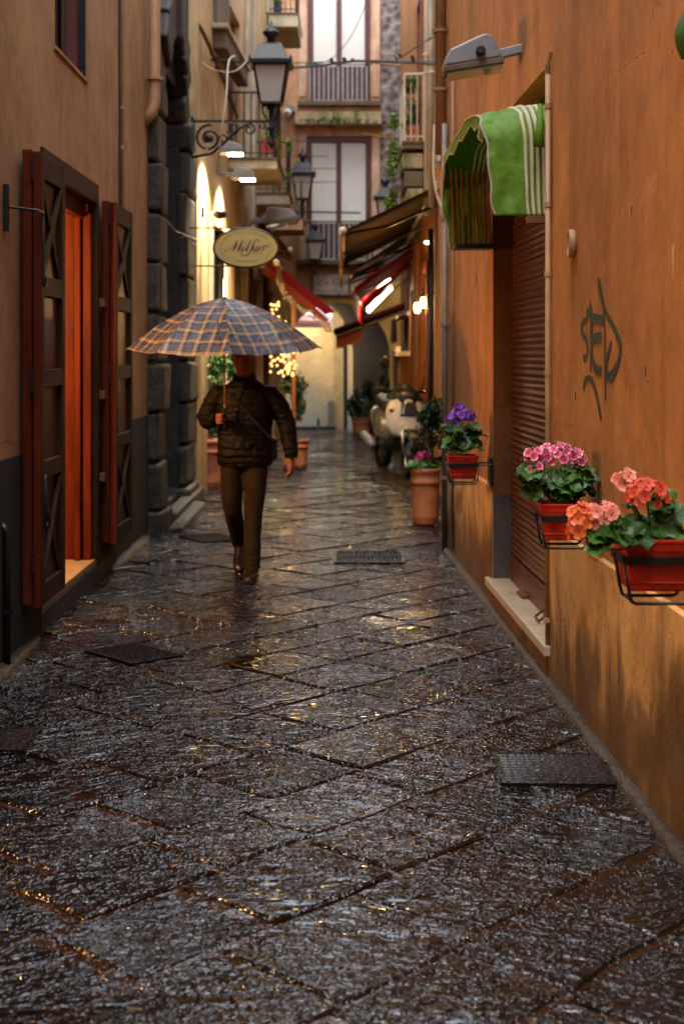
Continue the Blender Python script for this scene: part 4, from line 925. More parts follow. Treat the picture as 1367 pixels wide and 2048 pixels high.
ring.tube([(sc_.x+(EA-.085)*math.cos(a), DS-.0228, sc_.z+(EB-.05)*math.sin(a)) for a in [R(142)+k*R(85)/14 for k in range(15)]], .0018, 4); ring.build('inner_ring', M['inkfade'], sg)
wd = 'LEATHER CLOTHES'
for i, ch in enumerate(wd):
    if ch == ' ': continue
    a = R(90)+R(100)*(.5-i/(len(wd)-1)); x = sc_.x+(EA-.085)*math.cos(a)*1.02; z = sc_.z+(EB-.062)*math.sin(a)
    text_mesh(ch, .043, M['inkfade'], sg, (x, DS-.0232, z), (R(90), -math.atan2(-(EB)*math.cos(a), (EA)*math.sin(a))*1, 0))
text_mesh('Pelletteria', .026, M['inkfade'], sg, (sc_.x+.13, DS-.0232, sc_.z-.065), shear=.3)
text_mesh('Abbigliamento in Pelle', .026, M['inkfade'], sg, (sc_.x, DS-.0232, sc_.z-.155), shear=.3)
for yy in (456, 532): 
    q = P(420, yy, DS); MB().tube([(L2X(DS)-.02, DS, q.z), (sc_.x-.05, DS, q.z)], .010, 6).build('hanging_rod', M['rust'], sg)
# script shop sign on the facade
q = P(672, 570, 27.9); s2 = thing('shop_sign', q, 'long worn shop sign with green script over the archway', 'sign')
MB().box(fx(626), fx(735), FY-.09, FY-.005, fz(590), fz(549)).build('board', M['signgrey'], s2, bevel=.008)
MB().box(fx(623), fx(737), FY-.11, FY-.09, fz(592), fz(589.5)).box(fx(623), fx(625.8), FY-.11, FY-.005, fz(589.4), fz(549)).build('frame', M['black'], s2)
def c1(x, y): return (fx(600+x/9.764), fz(530+y/9.764))
lm = MB()
for st_, w in (([(510, 190, .7), (450, 280), (370, 370, 1.5), (400, 395), (460, 370, .6)], .016), ([(540, 345), (500, 350), (475, 380, 1.3), (500, 390), (540, 350), (525, 385)], .012), ([(850, 290, 1), (780, 265), (690, 290), (640, 350, 1.5), (660, 390), (720, 380), (745, 340)], .014), ([(790, 340), (740, 370), (720, 420, 1.4), (680, 460), (640, 490), (720, 555), (800, 540), (850, 470)], .011),
               ([(800, 340), (790, 385), (830, 380), (900, 300), (920, 310, .8), (880, 380, 1.4), (870, 405)], .013), ([(880, 365), (930, 345), (960, 385), (1000, 350), (1010, 385), (1060, 350), (1080, 330)], .012)):
    stroke(lm, [(*c1(p[0], p[1]), p[2] if len(p) > 2 else 1) for p in st_], w, lambda a, b: (a, FY-.0915, b), n=6)
lm.build('script_lettering', M['inkgreen'], s2)
text_mesh('Pizzeria  Ristorante', .085, M['inkgreen'], s2, (fx(672), FY-.0915, fz(586.5)))

# ------------------------------------------------------------------ awnings
def awning(label, f_in, f_out, Y0, Y1, val, canvas, valc=None, n=5, arms=True, sag=.04, stripes=None, endcaps=True, scal=True, name='awning'):
    """f_in=(X,z) at wall, f_out=(X,z) at front bar"""
    t = thing(name, (f_in[0], Y0, f_in[1]), label, 'awning'); (xi, zi), (xo, zo) = f_in, f_out; L = math.hypot(xo-xi, zo-zi)
    def pt(u, v):
        z = zi+(zo-zi)*u-sag*math.sin(math.pi*u)*math.sin(math.pi*((v*n) % 1) if n else 1); return (xi+(xo-xi)*u, Y0+(Y1-Y0)*v, z)
    MB().grid(pt, 8, n*4).build('canopy', canvas, t, smooth=True, solid=.006)
    def vp(u, v):
        zz = zo-.02-val*(1-.18*abs(math.sin(math.pi*u*n*2)) if scal else 1)*v; return (xo+.02*math.sin(u*37)*v+(xo-xi)*.02, Y0+(Y1-Y0)*u, zz)
    MB().grid(vp, n*8, 3).build('valance', valc or canvas, t, solid=.005)
    MB().tube([(xo, Y0-.05, zo), (xo, Y1+.05, zo)], .028, 8).build('front_bar', M['creampipe'], t)
    if endcaps: MB().sphere((xo, Y0-.06, zo), .05).build('end_cap', M['creampipe'], t, smooth=True)
    MB().tube([(xi, Y0-.05, zi), (xi, Y1+.05, zi)], .045, 8).build('roller', M['creampipe'], t)
    if arms:
        for y in (Y0+.12, (Y0+Y1)/2, Y1-.12):
            a = Vector((xi, y, zi-.22)); e = Vector((xo, y, zo-.03)); m = (a+e)/2+Vector((0, .25, -.05))
            MB().tube([a, m], .02, 6).tube([m, e], .017, 6).build('folding_arm', M['blackplastic'], t)
    return t
awning('mustard awning sloping out from the cream building behind the oval sign', (-1.42, 3.95), (-.86, 3.38), 23.6, 26.2, .45, M['mustard'], sag=.03)
awning('brown striped awning with cream front bar reaching over the alley', (1.12, 3.66), (.01, 3.12), 17.0, 23.6, .42, M['browncanvas'], M['tancanvas'], n=4, sag=.06)
awning('second brown awning layered below the first over the right side', (1.12, 3.60), (.14, 2.93), 22.2, 25.0, .30, M['browncanvas'], M['tancanvas'], n=4, sag=.05)
t = thing('awning', (1.1, 21, 3.1), 'bright red awning lit by two fluorescent tubes', 'awning')
qa, qb, qc, qe = P(705, 578, 21), P(829, 497, 21.2), P(838, 515, 25), P(727, 622, 25)
def rq(u, v):
    p = qa.lerp(qb, u).lerp(qe.lerp(qc, u), v); p.z += .03*math.sin(math.pi*u)-.02*abs(math.sin(v*9)); return p
MB().grid(rq, 10, 12).build('canopy', M['redcanvas'], t, smooth=True, solid=.006)
MB().grid(lambda u, v: qa.lerp(qe, u)+Vector((.0, 0, -.01-(.34-.05*abs(math.sin(u*16)))*v)), 16, 3).build('valance', M['redcanvas'], t, solid=.005)
MB().tube([qa, qe], .022, 8).build('front_bar', M['creampipe'], t); MB().tube([qb, qc], .03, 8).build('roller', M['creampipe'], t)
for a_, b_ in ((.1, .1), (.9, .9)): MB().tube([qa.lerp(qe, a_)-Vector((0, 0, .03)), qb.lerp(qc, b_)-Vector((0, 0, .25))], .016, 6).build('folding_arm', M['orangewood'], t)
ra = awning('red awning on the left strung with warm lights', (-1.25, 3.05), (-.26, 2.24), 22.3, 24.4, .06, M['redcanvas'], M['orangecanvas'], n=3, arms=False, endcaps=False)
MB().grid(lambda u, v: (-1.25+.99*u, 22.26, 3.05-.81*u+.02-.13*v*(1+.1*math.sin(u*25))), 20, 3).build('side_valance', M['orangecanvas'], ra, solid=.005)  # orange canvas paints in the warm light on the red awning's edge
MB().grid(lambda u, v: (-1.25+.99*u+.16*v, 22.28+.1*v, 3.05-.81*u+.03+.05*v), 12, 2).build('side_fold', M['redcanvas'], ra, solid=.005)
awning('mustard awning lower behind the strung lights', (-1.50, 3.30), (-.93, 2.95), 20.2, 21.6, .22, M['mustard'], n=3, arms=False)
awning('dark maroon folded awning low on the right beside the lit lanterns', (1.14, 2.35), (.93, 2.28), 24.2, 26.9, .42, M['maroon'], n=4, arms=False, endcaps=False)
t = thing('roller_awning', (.4, 26.8, 2.3), 'maroon rolled awning bar with orange valance crossing before the archway', 'awning')
a = P(672, 664, 27.6); b = P(868, 590, 25.6)
MB().tube([a, b], .075, 10).build('roll', M['maroon'], t, smooth=True); MB().tube([a+Vector((0, -.06, -.09)), b+Vector((0, -.06, -.09))], .022, 8).build('front_bar', M['tancanvas'], t)
vd = (b-a); MB().grid(lambda u, v: a+vd*(.27*u)+Vector((0, -.03, -.08-.26*v+.02*math.sin(u*19))), 12, 3).build('valance', M['orangecanvas'], t, solid=.005)
for k, (p0, p1) in enumerate((((718, 596), (779, 556)), ((735, 624), (783, 575)))):
    t = thing('fluorescent_tube', P(*p0, 23.4), ('upper' if k == 0 else 'lower')+' lit fluorescent tube under the red awning', 'lamp', 'fluorescent tubes under the red awning')
    a, b = P(*p0, 23.4), P(*p1, 23.4); MB().tube([a, b], .026, 8).build('tube', M['tube'], t); MB().tube([a+Vector((0, .02, .05)), b+Vector((0, .02, .05))], .03, 6).build('batten', M['creampipe'], t)
# counter front with scalloped edge on the right
t = thing('shop_counter', (1.0, 26, 1.2), 'cream counter board with crenellated top under the maroon awning', 'counter')
pts = [(.55+.08*i, 1.80+(.07 if i % 2 else 0)) for i in range(8)]; poly = [(.55, 1.62)]+[q for i in range(7) for q in ((.55+.085*i, 1.74+(.07 if i % 2 else 0)), (.55+.085*(i+1), 1.74+(.07 if i % 2 else 0)))]+[(1.145, 1.62)]
MB().prism(poly, lambda x, z: (x+.38, 24.1, z), lambda x, z: (x+.38, 24.2, z)) ; mbx = MB().box(.95, 1.148, 23.4, 26.6, 0, 1.62); mbx.build('counter_body', M['tancanvas'], t); MB().box(.90, 1.149, 23.35, 26.7, 1.625, 1.70).build('counter_top', M['palewall'], t)
for i in range(8): MB().box(.91, .96, 23.4+i*.4, 23.62+i*.4, 1.702, 1.78).build('crenel', M['palewall'], t)

# ------------------------------------------------------------------ green barrel awning folded over the roller shutter door
ga = thing('green_awning', RWf(8.3, -.1, 2.7), 'bright green folded awning with white stripes over the roller shutter', 'awning')
def garch(t_):
    """inverted U in the s-z plane, t_ 0..1"""
    s0, s1, zb, zs, zt = 7.30, 9.48, 2.355, 2.72, 3.03
    if t_ < .16: u = t_/.16; return s0+.02*u, zb+(zs-zb)*u
    if t_ > .84: u = (1-t_)/.16; return s1-.02*u, zb-.01+(zs-.02-zb)*u
    a = math.pi*(1-(t_-.16)/.68); c = math.cos(a); e = math.copysign(abs(c)**.8, c)
    return (s0+s1)/2+(s1-s0-.04)/2*e, zs-.01+(zt-zs)*(math.sin(a)**.6)
def gfab(u, v):
    s, z = garch(u); legs = 1-min(1, min(u, 1-u)/.2)
    reach = .345-.055*legs+.006*math.sin(u*60)*(1-v)+.008*math.sin(u*31)
    d = .02-reach*(1-v)                       # v=0 outer edge, v=1 at the wall
    pl = .010*math.sin(v*66)*(.0+1.0*(v > .55)); wr = .016*noise.noise(Vector((u*14, v*5, 2)))
    cs, cz = (s-8.39), (z-2.3); l = math.hypot(cs, cz) or 1
    drop = .05*(1-v)**2*(1-legs)
    return RWf(s+(cs/l)*(pl+wr), d, z+(cz/l)*(pl+wr)-drop)
MB().grid(gfab, 150, 44, lambda u, v: (v, u)).build('canopy', M['green'], ga, smooth=True, solid=.004)
edge = [gfab(k/150, 0) for k in range(151)]; MB().tube(edge, .007, 5).build('edge_piping', M['trim'], ga, smooth=True)
# scalloped valance hanging from the outer edge along the arch
def gval(u, v):
    uu = .20+.62*u; p = Vector(gfab(uu, 0)); sc = .095*(.55+.45*abs(math.sin(u*math.pi*6)))
    q = Vector((8.39, 0, 2.1)); s, z = garch(uu); cs, cz = (s-8.39), (z-2.2); l = math.hypot(cs, cz)
    return (p.x-.004*v, p.y-cs/l*sc*v, p.z-cz/l*sc*v)
MB().grid(gval, 90, 4, lambda u, v: (.1, u)).build('valance', M['green'], ga, smooth=True, solid=.004)
MB().tube([gval(k/90, 1) for k in range(91)], .005, 5).build('valance_piping', M['trim'], ga)
roll = []
MB().tube([RWf(7.24, -.06, 2.70), RWf(7.24, -.055, 2.78), RWf(7.25, -.05, 2.92)], [.028, .022, .012], 10).build('rolled_fold', M['green'], ga, smooth=True)
for k in range(8):
    d = -.27+.033*k; s = 9.38-.012*k
    MB().bar(RWf(s-.10, d-.015, 2.86-.005*k), RWf(s, d+.02, 2.345), .012, .018).build('rib', M['orangewood'] if k in (0,) else M['rust'], ga)
MB().box(9.2, 9.4, -.26, -.02, 2.33, 2.36, RWf).build('rib_bracket', M['black'], ga)
MB().box(7.26, 7.34, -.11, .0, 2.315, 2.352, RWf).build('rib_bracket', M['rust'], ga)
MB().grid(lambda u, v: RWf(7.27+2.05*u, .10, 2.75+.36*v), 6, 3).build('back_cloth', M['greenroll'], ga)
# edge of a second green awning, top right
g2 = thing('green_awning', (1.09, 4.55, 2.9), 'edge of a dark green awning at the top right corner', 'awning')
MB().grid(lambda u, v: (1.165-.060*math.sin(math.pi*min(1, .2+u*.8))+.04*v, 4.72-.5*v, 2.62+.20*u), 10, 6, lambda u, v: (.2, u)).build('canopy', M['greenroll'], g2, smooth=True, solid=.006)

# ------------------------------------------------------------------ lit lanterns on the right, fairy lights, garland
wl_ = thing('wall_lantern', (1.0, 19.4, 2.35), 'cluster of three lit lantern globes on the orange wooden posts', 'lamp')
for (x, y, D) in ((834, 616, 19.3), (847, 605, 19.4), (858, 602, 19.6)):
    p = P(x, y, D); MB().lathe([(.02, -.07), (.042, -.04), (.048, .03), (.03, .07)], 10, p).build('globe', M['globe'], wl_, smooth=True); MB().lathe([(.06, .07), (.03, .12), (.012, .16)], 10, p).build('cap', M['black'], wl_); MB().tube([p+Vector((0, 0, .13)), (1.10, D+.1, p.z+.18)], .008, 5).build('arm', M['black'], wl_)
l = bpy.data.lights.new('lantern_light', 'POINT'); l.energy = 26; l.color = (1, .55, .16); l.shadow_soft_size = .06; o = bpy.data.objects.new('lantern_light', l); COL.objects.link(o); o.location = (.97, 19.1, 2.33)
sp = thing('arm_lamp', P(855, 485, 17.9), 'small lit arm lamp under the brown awning', 'lamp'); p = P(853, 485, 17.9)
MB().sphere(p, .035, .035, .018).build('bulb', M['flood'], sp); MB().tube([p-Vector((.22, 0, 0)), (1.1, 17.9, p.z)], .014, 6).build('arm', M['orangewood'], sp)
fl = thing('fairy_lights', P(566, 680, 20), 'dense cluster of warm fairy lights on the orange post', 'lights')
bm_ = MB().sphere((0, 0, 0), .019, n=8, m=6).mesh('bulb', M['bulb'], smooth=True); fr_ = random.Random(3); rl = Vector(fl.location)
cl = []
while len(cl) < 105:
    x, y = fr_.uniform(541, 592), fr_.uniform(600, 752)
    if y > 655 or (y > 600 and abs(x-(548 if y < 640 else 563)) < 9): cl.append((x, y))
for x, y in cl: inst('bulb', bm_, fl, Matrix.Translation(P(x, y, 20+fr_.uniform(-.25, .25))-rl))
fw = MB()
for k in range(6): fw.tube([P(545+k*8+4*math.sin(j), 598+j*25, 20.02+.1*math.sin(k+j)) for j in range(7)], .004, 4)
fw.build('wire', M['cable'], fl)
for (z, e) in ((2.1, 9), (1.5, 9)):
    l = bpy.data.lights.new('fairy_glow', 'POINT'); l.energy = e; l.color = (1, .6, .2); l.shadow_soft_size = .2; o = bpy.data.objects.new('fairy_glow', l); COL.objects.link(o); o.location = (-.8, 19.7, z)
l = bpy.data.lights.new('tube_glow', 'AREA'); l.energy = 40; l.color = (1, .85, .6); l.size = .7; l.size_y = .1; l.shape = 'RECTANGLE'; o = bpy.data.objects.new('tube_glow', l); COL.objects.link(o); o.location = (.5, 23.25, 2.6)
tp_ = thing('orange_post', P(587, 720, 20.3), 'orange wooden post behind the fairy lights', 'post'); q = P(587, 720, 20.3); MB().box(q.x-.028, q.x+.028, 20.27, 20.33, 0, 2.4).build('timber', M['orangewood'], tp_); MB().box(q.x-.07, q.x+.07, 20.24, 20.37, -.01, .05).build('foot', M['black'], tp_)
gl = thing('string_lights', P(600, 600, 22), 'string of amber lights drooping along the left red awning', 'lights'); rl = Vector(gl.location)
dm = MB().sphere((0, 0, 0), .022, n=7, m=5).mesh('bulb', M['dimbulb'], smooth=True); path = [(556, 556), (566, 580), (590, 606), (620, 625), (650, 648), (657, 655)]
cp = catmull(path, 9); MB().tube([P(x, y, 22.1) for x, y in cp], .006, 4).build('wire', M['cable'], gl)
for x, y in cp:
    for k in range(2): inst('bulb', dm, gl, Matrix.Translation(P(x+fr_.uniform(-6, 6), y+fr_.uniform(-2, 9), 22.05)-rl))

# ------------------------------------------------------------------ overhead wires
def wire(label, pts, r=.008, mat='cable', name='overhead_wire', knots=0, cat='wire'):
    p3 = [P(*p) for p in pts]; cc = catmull([tuple(p) for p in p3], 6); m = MB().tube(cc, r, 5)
    if knots:
        kr = random.Random(knots)
        for k in range(knots):
            c = Vector(cc[int(kr.random()*(len(cc)-1))]); m.tube([c, c+Vector((kr.uniform(-.04, .04), 0, kr.uniform(.03, .08)))], r*1.3, 4)
    o = m.build(name, M[mat]); props(o, label, cat); return o
wire('thick knotted cable bundle spanning the alley behind the largest lantern', [(392, 122, 18), (440, 120, 17.5), (520, 130, 17), (560, 136, 17), (640, 131, 17), (720, 122, 16.5), (872, 128, 15)], .016, knots=16)
wire('thin loose wire just above the cable bundle', [(560, 128, 17.2), (640, 124, 17.2), (740, 124, 16.6), (872, 122, 15.2)], .006)
wire('thin wire sweeping up across the white upper blind', [(600, 125, 24), (655, 122, 24), (700, 75, 24), (735, 0, 24)], .007)
wire('dark wire rising to the right above the plant balcony', [(790, 122, 18), (830, 95, 17), (872, 70, 15)], .009, knots=4)
wire('gnarled dark vine stem running down the cream wall', [(360, 5, 16.6), (400, 55, 16.7), (430, 120, 17.2), (455, 180, 18), (474, 235, 18.6)], .026, 'twig', 'vine_stem', 9, 'vine')
wire('pale hanging cable looping past the scrolled bracket', [(470, 112, 16.2), (457, 125, 16), (452, 200, 15.8), (442, 270, 15.8), (434, 350, 16)], .010, 'cablewhite', 'hanging_cable', 0, 'cable')
wire('thin pale wire drooping left of the lantern', [(405, 125, 16.5), (430, 140, 16.4), (470, 142, 16.6), (500, 115, 17)], .006, 'cablewhite', 'hanging_cable', 0, 'cable')
wire('pale cable hanging beside the green awning on the right', [(868, 250, 14), (866, 340, 13.8), (872, 385, 13.7), (884, 418, 13.6)], .010, 'cablewhite', 'hanging_cable', 0, 'cable')
for i, (y, x1) in enumerate(((283, 652), (313, 655), (338, 672), (365, 672))):
    wire(('topmost', 'second', 'third', 'lowest')[i]+' clothes line in front of the lower white blind', [(566, y, 22), (x1, y-1, 27.6)], .008, name='clothes_line', cat='line')
wire('horizontal iron rod across the lower white blind', [(585, 423, 26.6), (720, 426, 27.4)], .018, name='iron_rod', cat='rod')
wire('pale bamboo cane across the facade near the upper sill', [(709, 121, 27.5), (740, 124, 27.5), (800, 132, 24)], .022, 'tancanvas', 'bamboo_cane', 0, 'cane')
wire('short bamboo cane jutting by the moss', [(724, 268, 27.5), (775, 276, 27), (800, 280, 24)], .022, 'tancanvas', 'bamboo_cane', 0, 'cane')

# ------------------------------------------------------------------ iron covers in the paving
def cover(label, c, ax_, w, l, studs, name='drain_cover', cat='cover', ang_=None, kind='stud'):
    t = thing(name, (c[0], c[1], .004), label, cat, None, None, ang_ if ang_ is not None else 0)
    def put(mb, nm, mat=M['iron_cover'], **k):
        o = bpy.data.objects.new(nm, mb.mesh(nm, mat)); COL.objects.link(o); o.parent = t; return o
    fr = MB().box(-w/2-.02, w/2+.02, -l/2-.02, -l/2, -.03, .006).box(-w/2-.02, w/2+.02, l/2, l/2+.02, -.03, .006).box(-w/2-.02, -w/2, -l/2, l/2, -.03, .006).box(w/2, w/2+.02, -l/2, l/2, -.03, .006)
    put(fr, 'frame')
    if kind == 'slot':
        put(MB().box(-w/2, w/2, -l/2, l/2, -.03, -.008), 'pit', M['soil']); n = studs
        for i in range(n): put(MB().box(-w/2+w*(i+.15)/n, -w/2+w*(i+.65)/n, -l/2, l/2, -.02, .004), 'grate_bar', M['grateiron'])
        put(MB().box(-w/2, w/2, -.012, .012, -.02, .005), 'cross_bar', M['grateiron'])
    else:
        put(MB().box(-w/2, w/2, -l/2, l/2, -.03, .004), 'plate'); sm = MB(); nx, ny = studs
        for i in range(nx):
            for j in range(ny):
                x = -w/2+w*(i+.5)/nx; y = -l/2+l*(j+.5)/ny
                a = .011 if kind == 'stud' else .016
                sm.add([(x-a, y-.005, .0041), (x+a, y-.005, .0041), (x+a, y+.005, .0041), (x-a, y+.005, .0041), (x-a*.7, y-.002, .0095), (x+a*.7, y-.002, .0095), (x+a*.7, y+.002, .0095), (x-a*.7, y+.002, .0095)], [(0, 1, 5, 4), (1, 2, 6, 5), (2, 3, 7, 6), (3, 0, 4, 7), (4, 5, 6, 7)])
        o = put(sm, 'raised_tread', M['tread']); o['kind'] = 'stuff'
    return t
cover('slotted iron drain grate in the middle of the alley beyond the man', ((737-HX)/405*EYE, F*EYE/405+.0), None, .52, .62, 16, 'drain_grate', 'grate', 0, 'slot')
cover('rectangular iron cover with raised treads by the orange wall', (.83, 5.62), None, .40, .38, (12, 10), ang_=R(-2), kind='bar')
cover('square perforated iron cover on the left before the doorway', (-1.14, 7.80), None, .30, .42, (10, 12), ang_=R(42))
cover('dark iron cover at the far left of the paving', (-1.46, 6.05), None, .26, .32, (8, 9), ang_=R(0))
cover('small iron cover behind the walking man', (-1.17, 12.75), None, .36, .5, (10, 12), ang_=R(30))
for i, (x, y, m, w, lb_) in enumerate(((268, 1655, 'paperleaf', .022, 'orange fallen scrap near the lower left of the paving'), (349, 1740, 'paperleaf', .020, 'tan fallen leaf on the lower left paving'), (152, 1792, 'litter', .018, 'pale pebble at the lower left edge'), (1018, 1466, 'litter', .014, 'pale pebble left of the treaded cover'), (1075, 1548, 'litter', .014, 'small stone chip below the treaded cover'), (425, 1365, 'paperleaf', .024, 'small yellow leaf in the middle left of the paving'), (590, 1318, 'litter', .03, 'crumpled clear wrapper on the paving'), (252, 1193, 'litter', .03, 'white scrap in the puddle by the doorway'), (820, 1440, 'litter', .020, 'pale chip in the hollow stone'), (1210, 1530, 'paperleaf', .016, 'tiny leaf on the treaded cover'))):
    D = EYE*F/(y-HY); w *= .62; m_ = MB(); c = P(x, y, D); c.z = .012; lr = random.Random(i); a0_ = lr.random()*6
    ring = [(c.x+w*(1+.3*lr.random())*math.cos(a0_+k*.9), c.y+w*.7*(1+.3*lr.random())*math.sin(a0_+k*.9), c.z+.004*lr.random()) for k in range(7)]
    m_.add(ring+[(c.x, c.y, c.z+.006), (c.x, c.y, c.z-.004)], [(k, (k+1) % 7, 7) for k in range(7)]+[((k+1) % 7, k, 8) for k in range(7)]); props(m_.build('fallen_scrap', M[m]), lb_, 'litter')
# ------------------------------------------------------------------ red planters, wire brackets, geraniums
def planter(label, c, w=.20, dp=.20, h=.155):
    t = thing('planter_box', c, label, 'planter', 'red planter boxes on the orange wall'); x, y, z = c
    def rc(a, b, zz): return [(x-a/2, y-b/2, z+zz), (x+a/2, y-b/2, z+zz), (x+a/2, y+b/2, z+zz), (x-a/2, y+b/2, z+zz)]
    MB().rings([rc(w*.80, dp*.80, 0), rc(w*.82, dp*.82, .012), rc(w*.925, dp*.925, h-.034), rc(w*.925, dp*.925, h-.033), rc(w*.90, dp*.90, h-.04)][:3], True).build('tub', M['plastic_red'], t, bevel=.008)
    MB().rings([rc(w*.96, dp*.96, h-.036), rc(w, dp, h-.012), rc(w*1.03, dp*1.03, h-.010), rc(w*1.03, dp*1.03, h), rc(w*.93, dp*.93, h), rc(w*.90, dp*.90, h-.03)], False).build('rim', M['plastic_red'], t, bevel=.003)
    MB().rings([rc(w*.845, dp*.845, .024), rc(w*.845+.008, dp*.845+.008, .027), rc(w*.85, dp*.85, .030)], False).build('lower_lip', M['plastic_red'], t)
    MB().add(rc(w*.91, dp*.91, h-.026), [(0, 1, 2, 3)]).build('soil', M['soil'], t)
    b = thing('planter_bracket', (x, y, z), label.replace('red planter', 'black wire bracket holding the red planter'), 'bracket', 'wire planter brackets'); r = .0055
    a, e = w*.955/2+r, dp*.955/2+r; zz = z+h*.60
    band = MB()
    for (p, q) in (((-a, -e), (a, -e)), ((-a, e), (a, e)), ((-a, -e), (-a, e)), ((a, -e), (a, e))): band.bar((x+p[0], y+p[1], zz), (x+q[0], y+q[1], zz), .006, .024)
    band.build('band', M['black'], b)
    for yy, s in ((-e-.004, 0), (e*.35, 0)):
        for i in (0,):
            MB().tube([(x-a-.006, y+yy, zz+.01), (x-a*.86, y+yy, z-.005), (x-a*.80, y+yy, z-.026), (x-a*.7, y+yy, z-.03), (x+a*.7, y+yy, z-.03), (x+a*.82, y+yy, z-.024), (x+a*.9, y+yy, z), (x+a*.98, y+yy, zz)], r, 6).build('wire_loop', M['black'], b, smooth=True)
    wx = RX(y)-.004
    for yy in (-e, e): MB().tube([(x+a, y+yy, zz), (wx, y+yy, zz+.004)], r, 5).build('wall_arm', M['black'], b)
    MB().tube([(x-a*.7, y-e, z-.03), (x-a*.72, y+e*.35, z-.03)], r, 5).build('wire_loop', M['black'], b)
    MB().box(wx-.012, wx, y-e, y+e, z-.04, zz+.05).build('wall_plate', M['black'], b)
    return t
def floret_mesh(nm, mat, eye, R0=.019, seed=0):
    r_ = random.Random(seed); m = MB()
    for k in range(5):
        a = k*2*math.pi/5+r_.uniform(-.12, .12); c, s = math.cos(a), math.sin(a); k2 = R0*r_.uniform(.9, 1.1); hw = k2*.48; z1 = k2*r_.uniform(.05, .3)
        def q(u, v, z): return (c*u-s*v, s*u+c*v, z)
        m.add([q(.001, 0, 0), q(k2*.45, -hw*.8, z1*.7), q(k2*.5, 0, z1*.35), q(k2*.45, hw*.8, z1*.7), q(k2*.85, -hw, z1*1.3), q(k2*.92, 0, z1*.9), q(k2*.85, hw, z1*1.2), q(k2*1.02, -hw*.4, z1*1.3), q(k2*1.02, hw*.4, z1*1.2)],
              [(0, 1, 2), (0, 2, 3), (1, 4, 5, 2), (2, 5, 6, 3), (4, 7, 5), (5, 7, 8), (5, 8, 6)])
    m.cur = 1; m.add([(.003*math.cos(k), .003*math.sin(k), .003) for k in (0, 1.26, 2.5, 3.8, 5)]+[(0, 0, .006)], [(k, (k+1) % 5, 5) for k in range(5)])
    return m.mesh(nm, [mat, eye], smooth=True)
def leaf_mesh(seed, R0=.036, mat='leaf'):
    r_ = random.Random(seed); n = 20; m = MB(); ring1, ring2 = [], []
    for k in range(n):
        a = -math.pi*.93+math.pi*1.86*k/(n-1); lob = 1+.10*math.cos(a*7)+.04*math.cos(a*14); rr = R0*lob
        z = .006*math.sin(a*5+seed)+R0*.22
        ring1.append((rr*.55*math.cos(a), rr*.55*math.sin(a), R0*.06+.003*math.sin(a*5+1))); ring2.append((rr*math.cos(a), rr*math.sin(a), z))
    m.add([(-.003, 0, 0)]+ring1+ring2, [(0, 1+k, 2+k) for k in range(n-1)]+[(1+k, 1+n+k, 2+n+k, 2+k) for k in range(n-1)])
    return m.mesh('leaf', M[mat], smooth=True)
LEAVES = [leaf_mesh(s) for s in range(4)]
def orient(d, roll=0):
    d = Vector(d).normalized(); return d.to_track_quat('Z', 'Y').to_matrix().to_4x4() @ Matrix.Rotation(roll, 4, 'Z')
def geranium(label, base, heads, leaves, seed, mat_leaf=LEAVES, group=None, ls=1.0):
    """heads: (pos, rx, rz, [petal materials], n); leaves: (centre, spread, n, size)"""
    t = thing('geranium', base, label, 'flowering plant', group); B0 = Vector(base); r_ = random.Random(seed)
    def stem(a, b, r0=.0035, mat='stem', nm='stem'):
        a = Vector(a); b = Vector(b); m = (a+b)/2+Vector((r_.uniform(-.02, .02), r_.uniform(-.02, .02), -.01)); MB().tube(catmull([tuple(a), tuple(m), tuple(b)], 4), r0, 5).build(nm, M[mat], t, smooth=True)
    for hp, rx, rz, mats, n in heads:
        hp = Vector(hp); stem(B0+Vector((r_.uniform(-.03, .03), r_.uniform(-.03, .03), 0)), hp-Vector((0, 0, rz*.6)))
        ms = [floret_mesh('flower', M[k], M['flowereye'], .0185*(1+.1*j), j+seed) for j, k in enumerate(mats)]
        g = math.pi*(3-math.sqrt(5))
        for i in range(n):
            zz = 1-1.45*(i+.5)/n; rr = math.sqrt(max(0, 1-zz*zz)); a = i*g+r_.uniform(-.2, .2); d = Vector((rr*math.cos(a), rr*math.sin(a), zz))
            p = hp+Vector((d.x*rx, d.y*rx, d.z*rz))*r_.uniform(.86, 1.1); d2 = (d+Vector((r_.uniform(-.3, .3), r_.uniform(-.3, .3)-.25, r_.uniform(-.2, .3))))
            inst('flower', ms[r_.randrange(len(ms))], t, Matrix.Translation(p-B0) @ orient(d2, r_.random()*6) @ Matrix.Scale(r_.uniform(.85, 1.15), 4))
        bd = MB()
        for k in range(7):
            p = hp+Vector((r_.uniform(-.5, .5)*rx, -.3*rx, r_.uniform(-.6, .1)*rz)); bd.sphere(p, .004, .004, .008, 6, 4)
        bd.build('bud', M['flowereye_y'], t)
    for c, spx, spz, n, size in leaves:
        c = Vector(c)
        for i in range(n):
            a = r_.random()*6.28; rr = math.sqrt(r_.random()); o = Vector((rr*math.cos(a)*spx, rr*math.sin(a)*spx*.8, r_.uniform(-1, 1)*spz)); p = c+o
            d = Vector((o.x*7+r_.uniform(-.4, .4), -.35+o.y*6+r_.uniform(-.3, .3), .75+r_.uniform(-.25, .4)))
            inst('leaf', mat_leaf[r_.randrange(4)], t, Matrix.Translation(p-B0) @ orient(d, r_.random()*6) @ Matrix.Scale(size*r_.uniform(.75, 1.25), 4))
            if i % 2 == 0: stem(B0+Vector((o.x*.3, o.y*.3, 0)), p, .002)
    return t
D1, D2, D3 = 4.25, 6.08, 9.42
def pc(x0, x1, yb, D, w): 
    a = P((x0+x1)/2, yb, D-w/2); return a.x, D, a.z
